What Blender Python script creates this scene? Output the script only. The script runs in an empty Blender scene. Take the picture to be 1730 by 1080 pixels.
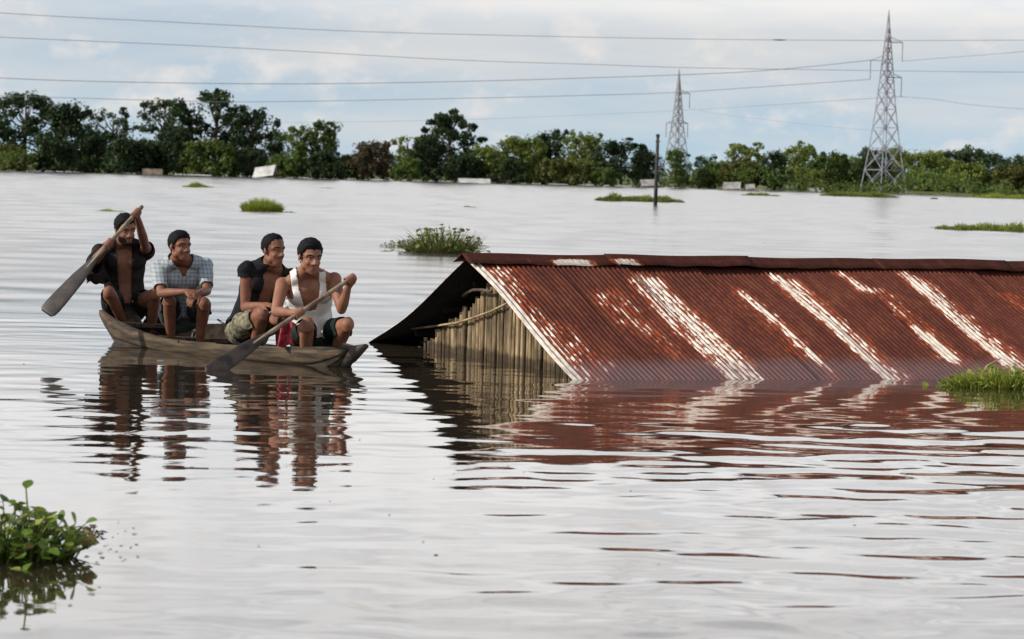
import bpy, bmesh, math, random
import numpy as np
from mathutils import Vector, Matrix

random.seed(7)
RNG = np.random.default_rng(11)
SC = bpy.context.scene
COL = SC.collection

# ------------------------------------------------------------------ camera
FOC = 5000.0                 # focal length in pixels of the 1730 x 1080 photograph
CAM_H = 1.45                 # metres above the flood water
ROLL = math.radians(1.48)
PITCH = math.atan(252 * math.cos(ROLL) / FOC)
R0 = Vector((1, 0, 0))
FW = Vector((0, math.cos(PITCH), -math.sin(PITCH)))
U0 = R0.cross(FW)
RT = R0 * math.cos(ROLL) + U0 * math.sin(ROLL)
UP = -R0 * math.sin(ROLL) + U0 * math.cos(ROLL)
EYE = Vector((0, 0, CAM_H))
cam = bpy.data.cameras.new('camera')
camo = bpy.data.objects.new('camera', cam)
COL.objects.link(camo)
camo.matrix_world = Matrix(((RT.x, UP.x, -FW.x, 0), (RT.y, UP.y, -FW.y, 0), (RT.z, UP.z, -FW.z, CAM_H), (0, 0, 0, 1)))
cam.sensor_width = 36
cam.lens = 36 * FOC / 1730
cam.clip_start = 0.5
cam.clip_end = 20000
cam.dof.use_dof = True
cam.dof.focus_distance = 22
cam.dof.aperture_fstop = 7.5
SC.camera = camo

# ------------------------------------------------------------------ light
SUN = Vector((-0.82, -0.20, 0.53)).normalized()          # towards the sun
ELEV = math.asin(SUN.z)
world = bpy.data.worlds.new('World')
SC.world = world
world.use_nodes = True
wn = world.node_tree.nodes
wl = world.node_tree.links
for n in list(wn):
    wn.remove(n)
w_out = wn.new('ShaderNodeOutputWorld')
w_bg = wn.new('ShaderNodeBackground')
w_sky = wn.new('ShaderNodeTexSky')
w_sky.sky_type = 'NISHITA'
w_sky.sun_disc = False
w_sky.sun_elevation = ELEV
w_sky.sun_rotation = math.atan2(SUN.x, SUN.y)
w_sky.air_density = 1.0
w_sky.dust_density = 0.3
w_sky.ozone_density = 3.0
w_tc = wn.new('ShaderNodeTexCoord')
w_sep = wn.new('ShaderNodeSeparateXYZ')
wl.new(w_tc.outputs['Generated'], w_sep.inputs[0])


def wmath(op, a, b=None, c=None, clamp=False):
    n = wn.new('ShaderNodeMath')
    n.operation = op
    n.use_clamp = clamp
    for i, v in enumerate((a, b, c)):
        if v is None:
            continue
        if isinstance(v, (int, float)):
            n.inputs[i].default_value = v
        else:
            wl.new(v, n.inputs[i])
    return n.outputs[0]


def wnoise(scale, detail, rough, vec):
    n = wn.new('ShaderNodeTexNoise')
    n.inputs['Scale'].default_value = scale
    n.inputs['Detail'].default_value = detail
    n.inputs['Roughness'].default_value = rough
    wl.new(vec, n.inputs['Vector'])
    return n.outputs[0]


def wmap(scale, loc):
    m = wn.new('ShaderNodeMapping')
    m.inputs['Scale'].default_value = scale
    m.inputs['Location'].default_value = loc
    wl.new(w_tc.outputs['Generated'], m.inputs['Vector'])
    return m.outputs[0]


w_el = wmath('ABSOLUTE', w_sep.outputs['Z'])
# the clear sky is read a little above the true direction: no yellow band on the horizon
w_lift = wn.new('ShaderNodeCombineXYZ')
wl.new(w_sep.outputs['X'], w_lift.inputs[0])
wl.new(w_sep.outputs['Y'], w_lift.inputs[1])
wl.new(wmath('MULTIPLY_ADD', w_el, 0.85, 0.13), w_lift.inputs[2])
w_nrm = wn.new('ShaderNodeVectorMath')
w_nrm.operation = 'NORMALIZE'
wl.new(w_lift.outputs[0], w_nrm.inputs[0])
wl.new(w_nrm.outputs[0], w_sky.inputs['Vector'])
# layered cloud thickening above the horizon, broken overhead, plus small heaped clouds low down
veil = wnoise(9.0, 6, 0.55, wmap((1, 1, 6.0), (0.3, 0.1, 0.2)))
rise_ = wmath('MINIMUM', wmath('MULTIPLY_ADD', w_el, 10.0, 0.0), 0.65)
thin = wmath('MULTIPLY', wmath('MAXIMUM', wmath('SUBTRACT', w_el, 0.22), 0.0), 1.8)
veil_f = wmath('MULTIPLY_ADD', veil, 1.35, -0.42)
veil_f = wmath('SUBTRACT', wmath('ADD', veil_f, rise_), thin, clamp=True)
veil_f = wmath('MINIMUM', veil_f, 0.95)
heap = wnoise(34.0, 7, 0.58, wmap((1, 1, 1.7), (1.37, 0.2, 0.05)))
heap_f = wmath('MULTIPLY_ADD', heap, 6.0, -3.25, clamp=True)
heap_f = wmath('MULTIPLY', heap_f, 0.7)


def wmix(f, a, b, blend='MIX'):
    n = wn.new('ShaderNodeMix')
    n.data_type = 'RGBA'
    n.blend_type = blend
    for s_, v in (('Factor', f), ('A', a), ('B', b)):
        if isinstance(v, (float, tuple)):
            n.inputs[s_].default_value = v
        else:
            wl.new(v, n.inputs[s_])
    return n.outputs['Result']


clear = wmix(1.0, w_sky.outputs[0], (1.38, 1.38, 1.30, 1), 'MULTIPLY')
lit = wmath('MULTIPLY_ADD', w_el, 20.0, -0.92, clamp=True)
cloud = wmix(lit, (7.6, 7.4, 7.2, 1), (14.2, 14.0, 13.9, 1))
c_ = wmix(veil_f, clear, cloud)
c_ = wmix(heap_f, c_, (9.0, 8.3, 7.8, 1))
wl.new(c_, w_bg.inputs[0])
w_bg.inputs[1].default_value = 0.10
wl.new(w_bg.outputs[0], w_out.inputs[0])

sun = bpy.data.lights.new('sun', 'SUN')
suno = bpy.data.objects.new('sun', sun)
COL.objects.link(suno)
suno.location = SUN * 50
suno.rotation_euler = SUN.to_track_quat('Z', 'Y').to_euler()
sun.energy = 4.6
sun.angle = math.radians(0.6)
sun.color = (1.0, 0.93, 0.83)

SC.view_settings.view_transform = 'Standard'
SC.view_settings.look = 'None'
SC.view_settings.exposure = 0.0
SC.view_settings.gamma = 1.0
SC.render.engine = 'CYCLES'
SC.cycles.use_denoising = True
SC.cycles.max_bounces = 6
SC.cycles.glossy_bounces = 3
SC.cycles.diffuse_bounces = 3
SC.cycles.transparent_max_bounces = 6
SC.cycles.caustics_reflective = False
SC.cycles.caustics_refractive = False


# ------------------------------------------------------------------ helpers
def ray(px, py):
    return (FW + RT * ((px - 865) / FOC) - UP * ((py - 540) / FOC))


def at(px, py, depth):
    return EYE + ray(px, py) * depth


def gp(px, py, z=0.0):
    d = ray(px, py)
    return EYE + d * ((z - CAM_H) / d.z)


def joint(px, py, parent, L, sgn=-1):
    d = ray(px, py).normalized()
    q = EYE - parent
    b = d.dot(q)
    c = q.dot(q) - L * L
    disc = b * b - c
    s = math.sqrt(disc) if disc > 0 else 0.0
    return EYE + d * (-b + sgn * s)


def tag(o, label=None, cat=None, group=None, kind=None):
    if label:
        o['label'] = label
    if cat:
        o['category'] = cat
    if group:
        o['group'] = group
    if kind:
        o['kind'] = kind
    return o


def empty(name, loc=(0, 0, 0), parent=None):
    o = bpy.data.objects.new(name, None)
    o.empty_display_size = 0.2
    COL.objects.link(o)
    o.location = loc
    if parent is not None:
        o.parent = parent
        o.matrix_parent_inverse = WMAT(parent).inverted()
    return o


def WMAT(o):
    m = Matrix.LocRotScale(o.location, o.rotation_euler, o.scale)
    if o.parent is not None:
        return WMAT(o.parent) @ o.matrix_parent_inverse @ m
    return m


def link(name, me, m=None, parent=None, smooth=False):
    o = bpy.data.objects.new(name, me)
    COL.objects.link(o)
    if m is not None:
        me.materials.append(m)
    if parent is not None:
        o.parent = parent
        o.matrix_parent_inverse = WMAT(parent).inverted()
    if smooth:
        me.polygons.foreach_set('use_smooth', [True] * len(me.polygons))
    return o


def mesh(name, V, F, smooth=False):
    me = bpy.data.meshes.new(name)
    me.from_pydata([tuple(v) for v in V], [], [tuple(int(i) for i in f) for f in F])
    if smooth:
        me.polygons.foreach_set('use_smooth', [True] * len(me.polygons))
    me.update()
    return me


def fast_mesh(name, V, F, smooth=False):
    """V (n,3) array, F (m,k) array of equal-sided faces"""
    V = np.asarray(V, dtype=np.float32)
    F = np.asarray(F, dtype=np.int32)
    k = F.shape[1]
    me = bpy.data.meshes.new(name)
    me.vertices.add(len(V))
    me.vertices.foreach_set('co', V.ravel())
    me.loops.add(F.size)
    me.loops.foreach_set('vertex_index', F.ravel())
    me.polygons.add(len(F))
    me.polygons.foreach_set('loop_start', np.arange(0, F.size, k, dtype=np.int32))
    me.polygons.foreach_set('loop_total', np.full(len(F), k, dtype=np.int32))
    me.polygons.foreach_set('use_smooth', np.full(len(F), smooth, dtype=bool))
    me.update(calc_edges=True)
    me.validate()
    return me


class MB:
    """collects simple shapes into one mesh"""

    def __init__(self):
        self.V = []
        self.F = []

    def add(self, V, F):
        b = len(self.V)
        self.V += [Vector(v) for v in V]
        self.F += [tuple(i + b for i in f) for f in F]

    def box(self, c, sx, sy, sz, ax=None):
        c = Vector(c)
        X, Y, Z = ax if ax else (Vector((1, 0, 0)), Vector((0, 1, 0)), Vector((0, 0, 1)))
        vs = [c + X * (sx / 2 * i) + Y * (sy / 2 * j) + Z * (sz / 2 * k) for i in (-1, 1) for j in (-1, 1) for k in (-1, 1)]
        self.add(vs, [(0, 1, 3, 2), (4, 6, 7, 5), (0, 4, 5, 1), (2, 3, 7, 6), (0, 2, 6, 4), (1, 5, 7, 3)])

    def bar(self, a, b, w, d=None):
        """square bar from a to b"""
        a, b = Vector(a), Vector(b)
        d = d or w
        z = (b - a).normalized()
        x = z.cross(Vector((0, 0, 1)))
        if x.length < 1e-3:
            x = z.cross(Vector((0, 1, 0)))
        x.normalize()
        y = z.cross(x)
        self.box((a + b) / 2, w, d, (b - a).length, (x, y, z))

    def tube(self, pts, rad, seg=8, cap=True):
        pts = [Vector(p) for p in pts]
        if not hasattr(rad, '__len__'):
            rad = [rad] * len(pts)
        n = len(pts)
        base = len(self.V)
        x = None
        for i, p in enumerate(pts):
            t = (pts[min(i + 1, n - 1)] - pts[max(i - 1, 0)]).normalized()
            if x is None:
                x = t.orthogonal().normalized()
            else:
                x = (x - t * x.dot(t)).normalized()
            y = t.cross(x)
            for k in range(seg):
                a = 2 * math.pi * k / seg
                self.V.append(p + (x * math.cos(a) + y * math.sin(a)) * rad[i])
        for i in range(n - 1):
            for k in range(seg):
                k2 = (k + 1) % seg
                self.F.append((base + i * seg + k, base + i * seg + k2, base + (i + 1) * seg + k2, base + (i + 1) * seg + k))
        if cap:
            self.F.append(tuple(base + k for k in reversed(range(seg))))
            self.F.append(tuple(base + (n - 1) * seg + k for k in range(seg)))

    def capsule(self, p0, r0, p1, r1, seg=12, flat=None):
        p0, p1 = Vector(p0), Vector(p1)
        ax = p1 - p0
        L = max(ax.length, 1e-5)
        t = ax / L if ax.length > 1e-5 else Vector((0, 0, 1))
        x = t.orthogonal().normalized()
        if flat is not None:
            x = (flat[0] - t * flat[0].dot(t)).normalized()
        y = t.cross(x)
        fx, fy = (flat[1], flat[2]) if flat is not None else (1, 1)
        rings = []
        for i in range(5):
            a = math.pi / 2 * (i / 4 - 1) * 0.999
            rings.append((p0 + t * (r0 * math.sin(a)), max(r0 * math.cos(a), 1e-4)))
        for i in range(5):
            a = math.pi / 2 * (i / 4) * 0.999
            rings.append((p1 + t * (r1 * math.sin(a)), max(r1 * math.cos(a), 1e-4)))
        b = len(self.V)
        for c, r in rings:
            for k in range(seg):
                a = 2 * math.pi * k / seg
                self.V.append(c + x * (r * fx * math.cos(a)) + y * (r * fy * math.sin(a)))
        for i in range(len(rings) - 1):
            for k in range(seg):
                k2 = (k + 1) % seg
                self.F.append((b + i * seg + k, b + i * seg + k2, b + (i + 1) * seg + k2, b + (i + 1) * seg + k))
        self.F.append(tuple(b + k for k in reversed(range(seg))))
        self.F.append(tuple(b + (len(rings) - 1) * seg + k for k in range(seg)))

    def ell(self, c, ax, r, nu=16, nv=10):
        c = Vector(c)
        X, Y, Z = ax
        b = len(self.V)
        for j in range(nv + 1):
            th = math.pi * (j / nv) * 0.998 + 0.003
            for k in range(nu):
                a = 2 * math.pi * k / nu
                self.V.append(c + X * (r[0] * math.sin(th) * math.cos(a)) + Y * (r[1] * math.sin(th) * math.sin(a)) + Z * (r[2] * math.cos(th)))
        for j in range(nv):
            for k in range(nu):
                k2 = (k + 1) % nu
                self.F.append((b + j * nu + k, b + (j + 1) * nu + k, b + (j + 1) * nu + k2, b + j * nu + k2))
        self.F.append(tuple(b + k for k in range(nu)))
        self.F.append(tuple(b + nv * nu + k for k in reversed(range(nu))))

    def loft(self, rings, seg=24, cap=True):
        """rings: (centre, X, rx, Y, ry)"""
        b = len(self.V)
        for c, X, rx, Y, ry in rings:
            for k in range(seg):
                a = 2 * math.pi * k / seg
                self.V.append(c + X * (rx * math.cos(a)) + Y * (ry * math.sin(a)))
        for i in range(len(rings) - 1):
            for k in range(seg):
                k2 = (k + 1) % seg
                self.F.append((b + i * seg + k, b + i * seg + k2, b + (i + 1) * seg + k2, b + (i + 1) * seg + k))
        if cap:
            self.F.append(tuple(b + k for k in reversed(range(seg))))
            self.F.append(tuple(b + (len(rings) - 1) * seg + k for k in range(seg)))

    def me(self, name, smooth=False):
        return mesh(name, self.V, self.F, smooth)

    def build(self, name, m, parent=None, smooth=False):
        return link(name, self.me(name, smooth), m, parent)


# ------------------------------------------------------------------ materials
def srgb(r, g, b):
    f = lambda c: ((c / 255 + 0.055) / 1.055) ** 2.4 if c > 10 else c / 255 / 12.92
    return (f(r), f(g), f(b), 1)


class NT:
    def __init__(self, name):
        self.m = bpy.data.materials.new(name)
        self.m.use_nodes = True
        self.n = self.m.node_tree.nodes
        self.l = self.m.node_tree.links
        self.b = self.n['Principled BSDF']
        self.out = self.n['Material Output']
        self.tc = None

    def put(self, sock, v):
        if isinstance(v, bpy.types.NodeSocket):
            self.l.new(v, sock)
        else:
            sock.default_value = v

    def coord(self, which='Object'):
        if self.tc is None:
            self.tc = self.n.new('ShaderNodeTexCoord')
        return self.tc.outputs[which]

    def mapping(self, scale, vec=None, loc=(0, 0, 0), rot=(0, 0, 0)):
        n = self.n.new('ShaderNodeMapping')
        n.inputs['Scale'].default_value = scale
        n.inputs['Location'].default_value = loc
        n.inputs['Rotation'].default_value = rot
        self.l.new(vec if vec is not None else self.coord(), n.inputs[0])
        return n.outputs[0]

    def noise(self, scale, detail=4, rough=0.55, vec=None, dist=0.0):
        n = self.n.new('ShaderNodeTexNoise')
        n.inputs['Scale'].default_value = scale
        n.inputs['Detail'].default_value = detail
        n.inputs['Roughness'].default_value = rough
        n.inputs['Distortion'].default_value = dist
        self.l.new(vec if vec is not None else self.coord(), n.inputs['Vector'])
        return n.outputs[0]

    def math(self, op, a, b=None, c=None, clamp=False):
        n = self.n.new('ShaderNodeMath')
        n.operation = op
        n.use_clamp = clamp
        for i, v in enumerate((a, b, c)):
            if v is not None:
                self.put(n.inputs[i], v)
        return n.outputs[0]

    def mix(self, f, a, b, blend='MIX'):
        n = self.n.new('ShaderNodeMix')
        n.data_type = 'RGBA'
        n.blend_type = blend
        self.put(n.inputs['Factor'], f)
        self.put(n.inputs['A'], a)
        self.put(n.inputs['B'], b)
        return n.outputs['Result']

    def ramp(self, f, stops):
        n = self.n.new('ShaderNodeValToRGB')
        e = n.color_ramp.elements
        while len(e) < len(stops):
            e.new(0.5)
        for i, (p, c) in enumerate(stops):
            e[i].position = p
            e[i].color = c
        self.put(n.inputs[0], f)
        return n.outputs[0]

    def step(self, v, lo, hi):
        n = self.n.new('ShaderNodeMapRange')
        n.interpolation_type = 'SMOOTHSTEP'
        self.put(n.inputs[0], v)
        n.inputs[1].default_value = lo
        n.inputs[2].default_value = hi
        return n.outputs[0]

    def attr(self, name):
        n = self.n.new('ShaderNodeAttribute')
        n.attribute_name = name
        return n.outputs['Fac']

    def rand(self):
        return self.n.new('ShaderNodeObjectInfo').outputs['Random']

    def bump(self, h, strength=0.3, dist=0.01):
        n = self.n.new('ShaderNodeBump')
        n.inputs['Strength'].default_value = strength
        n.inputs['Distance'].default_value = dist
        self.l.new(h, n.inputs['Height'])
        self.l.new(n.outputs[0], self.b.inputs['Normal'])

    def set(self, **k):
        for a, v in k.items():
            self.put(self.b.inputs[a.replace('_', ' ')], v)
        return self


def two_tone(name, c1, c2, scale=8, rough=0.8, mapscale=(1, 1, 1), bump=0.25, bdist=0.01, detail=5, lo=0.35, hi=0.65, vary=0.0, spec=0.3, rot=0.0):
    t = NT(name)
    v = t.mapping(mapscale, t.mapping((1, 1, 1), None, (0, 0, 0), (0, 0, rot)) if rot else None)
    nz = t.noise(scale, detail, 0.6, v)
    c = t.mix(t.step(nz, lo, hi), c1, c2)
    if vary:
        k = t.math('MULTIPLY_ADD', t.rand(), 2 * vary, 1 - vary)
        hv = t.n.new('ShaderNodeHueSaturation')
        t.l.new(k, hv.inputs['Value'])
        t.l.new(c, hv.inputs['Color'])
        c = hv.outputs[0]
    t.set(Base_Color=c, Roughness=rough)
    t.b.inputs['Specular IOR Level'].default_value = spec
    if bump:
        t.bump(nz, bump, bdist)
    return t.m


def foliage_mat(name, dark, light, trans=0.32, rough=0.6, scale=0.35):
    t = NT(name)
    nz = t.noise(scale, 3, 0.6)
    fine = t.noise(scale * 9, 2, 0.6)
    f = t.math('MULTIPLY_ADD', fine, 0.6, t.math('MULTIPLY', nz, 0.5))
    c = t.mix(t.step(f, 0.30, 0.75), dark, light)
    hv = t.n.new('ShaderNodeHueSaturation')
    t.l.new(t.math('MULTIPLY_ADD', t.rand(), 0.3, 0.85), hv.inputs['Value'])
    t.l.new(c, hv.inputs['Color'])
    c = hv.outputs[0]
    t.set(Base_Color=c, Roughness=rough)
    t.b.inputs['Specular IOR Level'].default_value = 0.25
    tr = t.n.new('ShaderNodeBsdfTranslucent')
    t.l.new(c, tr.inputs[0])
    mx = t.n.new('ShaderNodeMixShader')
    mx.inputs[0].default_value = trans
    t.l.new(t.b.outputs[0], mx.inputs[1])
    t.l.new(tr.outputs[0], mx.inputs[2])
    t.l.new(mx.outputs[0], t.out.inputs[0])
    return t.m


M = {}
BOAT_ROT = math.atan2(2.8, 2.06)      # turns the boat's long axis onto x
M['leaf_dark'] = foliage_mat('leaf_dark', (0.012, 0.026, 0.010, 1), (0.044, 0.074, 0.020, 1))
M['leaf_mid'] = foliage_mat('leaf_mid', (0.034, 0.064, 0.014, 1), (0.125, 0.175, 0.032, 1))
M['leaf_light'] = foliage_mat('leaf_light', (0.080, 0.120, 0.020, 1), (0.230, 0.275, 0.055, 1))
M['leaf_olive'] = foliage_mat('leaf_olive', (0.055, 0.065, 0.015, 1), (0.150, 0.150, 0.035, 1))
M['leaf_brown'] = foliage_mat('leaf_brown', (0.040, 0.034, 0.016, 1), (0.105, 0.075, 0.035, 1))
M['leaf_blue'] = foliage_mat('leaf_blue', (0.026, 0.050, 0.022, 1), (0.070, 0.105, 0.042, 1))
M['hyacinth'] = foliage_mat('hyacinth', (0.040, 0.085, 0.014, 1), (0.170, 0.250, 0.036, 1), 0.3, 0.4, 4)
M['hyacinth_old'] = foliage_mat('hyacinth_old', (0.16, 0.11, 0.035, 1), (0.30, 0.24, 0.09, 1), 0.3, 0.6, 4)
M['grass'] = foliage_mat('grass', (0.17, 0.22, 0.028, 1), (0.40, 0.44, 0.08, 1), 0.35, 0.5, 2)
M['reed'] = foliage_mat('reed', (0.090, 0.110, 0.030, 1), (0.250, 0.230, 0.090, 1), 0.3, 0.6, 3)
M['bark'] = two_tone('bark', (0.045, 0.035, 0.028, 1), (0.14, 0.115, 0.09, 1), 3, 0.9)
M['wood'] = two_tone('wood', (0.020, 0.015, 0.010, 1), (0.118, 0.080, 0.046, 1), 3.0, 0.75, (0.8, 5, 9), 0.4, 0.006, 7, 0.32, 0.68, 0.15, rot=BOAT_ROT)
M['wood_dark'] = two_tone('wood_dark', (0.016, 0.014, 0.013, 1), (0.075, 0.060, 0.046, 1), 3.0, 0.6, (0.8, 5, 9), 0.3, 0.004, 7, rot=BOAT_ROT)
M['wood_wet'] = two_tone('wood_wet', (0.018, 0.014, 0.010, 1), (0.085, 0.062, 0.040, 1), 3.0, 0.5, (0.8, 5, 9), 0.3, 0.004, 7, rot=BOAT_ROT)
M['paddle_wood'] = two_tone('paddle_wood', (0.014, 0.011, 0.010, 1), (0.050, 0.038, 0.030, 1), 9, 0.5, (1, 1, 1), 0.2, 0.003)
M['shaft_wood'] = two_tone('shaft_wood', (0.13, 0.085, 0.055, 1), (0.30, 0.22, 0.15, 1), 12, 0.55, (1, 1, 1), 0.2, 0.003)


def bamboo_mat():
    t = NT('bamboo')
    nz = t.noise(5, 5, 0.6, t.mapping((3, 3, 0.8)))
    c = t.mix(t.step(nz, 0.3, 0.7), (0.10, 0.072, 0.042, 1), (0.36, 0.265, 0.150, 1))
    hv = t.n.new('ShaderNodeHueSaturation')
    t.l.new(t.math('MULTIPLY_ADD', t.rand(), 0.95, 0.58), hv.inputs['Value'])
    t.l.new(c, hv.inputs['Color'])
    sp = t.n.new('ShaderNodeSeparateXYZ')
    t.l.new(t.coord(), sp.inputs[0])
    edge = t.math('MULTIPLY_ADD', t.noise(9, 3), -0.10, sp.outputs['Z'])
    soaked = t.math('SUBTRACT', 1.0, t.step(edge, -0.01, 0.035))
    t.set(Base_Color=t.mix(t.math('MULTIPLY', soaked, 0.75), hv.outputs[0], (0.030, 0.020, 0.012, 1)), Roughness=0.7)
    t.b.inputs['Specular IOR Level'].default_value = 0.25
    t.bump(nz, 0.25, 0.004)
    return t.m


M['bamboo'] = bamboo_mat()
M['bamboo_pole'] = two_tone('bamboo_pole', (0.20, 0.14, 0.075, 1), (0.42, 0.32, 0.19, 1), 7, 0.6)
M['steel'] = two_tone('steel', (0.26, 0.25, 0.27, 1), (0.38, 0.37, 0.39, 1), 2, 0.5, bump=0)
M['wire'] = two_tone('wire', (0.20, 0.21, 0.22, 1), (0.27, 0.28, 0.29, 1), 0.2, 0.5, bump=0)
M['insulator'] = two_tone('insulator', (0.10, 0.10, 0.11, 1), (0.20, 0.20, 0.21, 1), 3, 0.3, bump=0)
M['post'] = two_tone('post', (0.03, 0.028, 0.025, 1), (0.08, 0.07, 0.06, 1), 3, 0.8)
M['tin_white'] = two_tone('tin_white', (0.36, 0.35, 0.32, 1), (0.60, 0.59, 0.56, 1), 1.5, 0.5)
M['tin_grey'] = two_tone('tin_grey', (0.20, 0.19, 0.17, 1), (0.42, 0.40, 0.36, 1), 1.5, 0.6)
M['hut_wall'] = two_tone('hut_wall', (0.10, 0.08, 0.055, 1), (0.22, 0.18, 0.13, 1), 2, 0.9)
M['ground'] = two_tone('ground', (0.05, 0.07, 0.02, 1), (0.12, 0.14, 0.04, 1), 0.08, 0.95)


def rust_mat(name, dim):
    t = NT(name)
    uv = t.coord('UV')
    bias = t.attr('bias')
    wet = t.attr('wet')
    # remains of bright zinc run down the slope in broken stripes
    s1 = t.noise(1.0, 5, 0.62, t.mapping((17, 3.4, 1), uv))
    s2 = t.noise(1.0, 4, 0.6, t.mapping((52, 9.0, 1), uv, (3, 1, 0)))
    z = t.math('MULTIPLY_ADD', s2, 0.62, t.math('MULTIPLY', s1, 0.62))
    z = t.math('ADD', z, bias)
    zinc = t.step(z, 0.94, 1.0)
    halo = t.step(z, 0.74, 0.95)
    r1 = t.noise(1.0, 6, 0.6, t.mapping((9, 2.0, 1), uv, (5, 2, 0)))
    r2 = t.noise(1.0, 4, 0.6, t.mapping((60, 14, 1), uv, (1, 9, 0)))
    rr = t.math('MULTIPLY_ADD', r2, 0.45, t.math('MULTIPLY', r1, 0.55))
    rust = t.ramp(rr, [(p, (r * dim, g_ * dim, b_ * dim, 1)) for p, r, g_, b_ in ((0.30, 0.042, 0.014, 0.010), (0.50, 0.090, 0.027, 0.018), (0.72, 0.165, 0.058, 0.029))])
    rust = t.mix(halo, rust, (0.25, 0.055, 0.022, 1))
    g = t.ramp(s2, [(0.30, (0.36, 0.27, 0.21, 1)), (0.62, (0.68, 0.62, 0.53, 1))])
    c = t.mix(zinc, rust, g)
    c = t.mix(t.math('MULTIPLY', wet, 0.35), c, (0.14, 0.095, 0.095, 1))      # silt left by the falling water
    rough = t.math('MULTIPLY_ADD', zinc, -0.15, 0.85)
    rough = t.math('MULTIPLY_ADD', wet, -0.42, rough)
    t.set(Base_Color=c, Roughness=rough)
    t.put(t.b.inputs['Specular IOR Level'], t.math('MULTIPLY_ADD', wet, 0.30, 0.08))
    t.bump(rr, 0.25, 0.004)
    return t.m


M['rust'] = rust_mat('rusty_tin', 1.0)
M['rust_cap'] = rust_mat('rusty_ridge_tin', 0.62)
M['under_roof_shade'] = two_tone('under_roof_shade', (0.008, 0.007, 0.006, 1), (0.020, 0.015, 0.012, 1), 6, 0.9)  # near-black colour paints in the shade beneath the roof


def water_mat():
    t = NT('flood_water')
    v = t.mapping((0.9, 3.2, 1))
    a = t.noise(1.4, 5, 0.6, v)
    b = t.noise(7.0, 3, 0.6, t.mapping((1.0, 2.2, 1)))
    fine = t.math('MULTIPLY_ADD', b, 0.25, a)
    silt = t.noise(0.12, 4, 0.6, t.mapping((1, 0.6, 1)))
    c = t.mix(t.step(silt, 0.35, 0.65), (0.030, 0.021, 0.013, 1), (0.042, 0.032, 0.022, 1))
    t.set(Base_Color=c)
    t.b.inputs['IOR'].default_value = 2.5
    t.b.inputs['Specular IOR Level'].default_value = 0.5
    far = t.n.new('ShaderNodeSeparateXYZ')
    t.l.new(t.coord(), far.inputs[0])
    k = t.step(far.outputs['Y'], 18.0, 60.0)
    t.set(Roughness=t.math('MULTIPLY_ADD', t.step(far.outputs['Y'], 21.0, 40.0), 0.15, 0.02))
    t.bump(t.math('MULTIPLY', fine, t.math('MULTIPLY_ADD', k, 0.9, 0.1)), 0.5, 0.008)
    return t.m


M['water'] = water_mat()


# ------------------------------------------------------------------ water
FAR_SLOPE = 0.062


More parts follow.
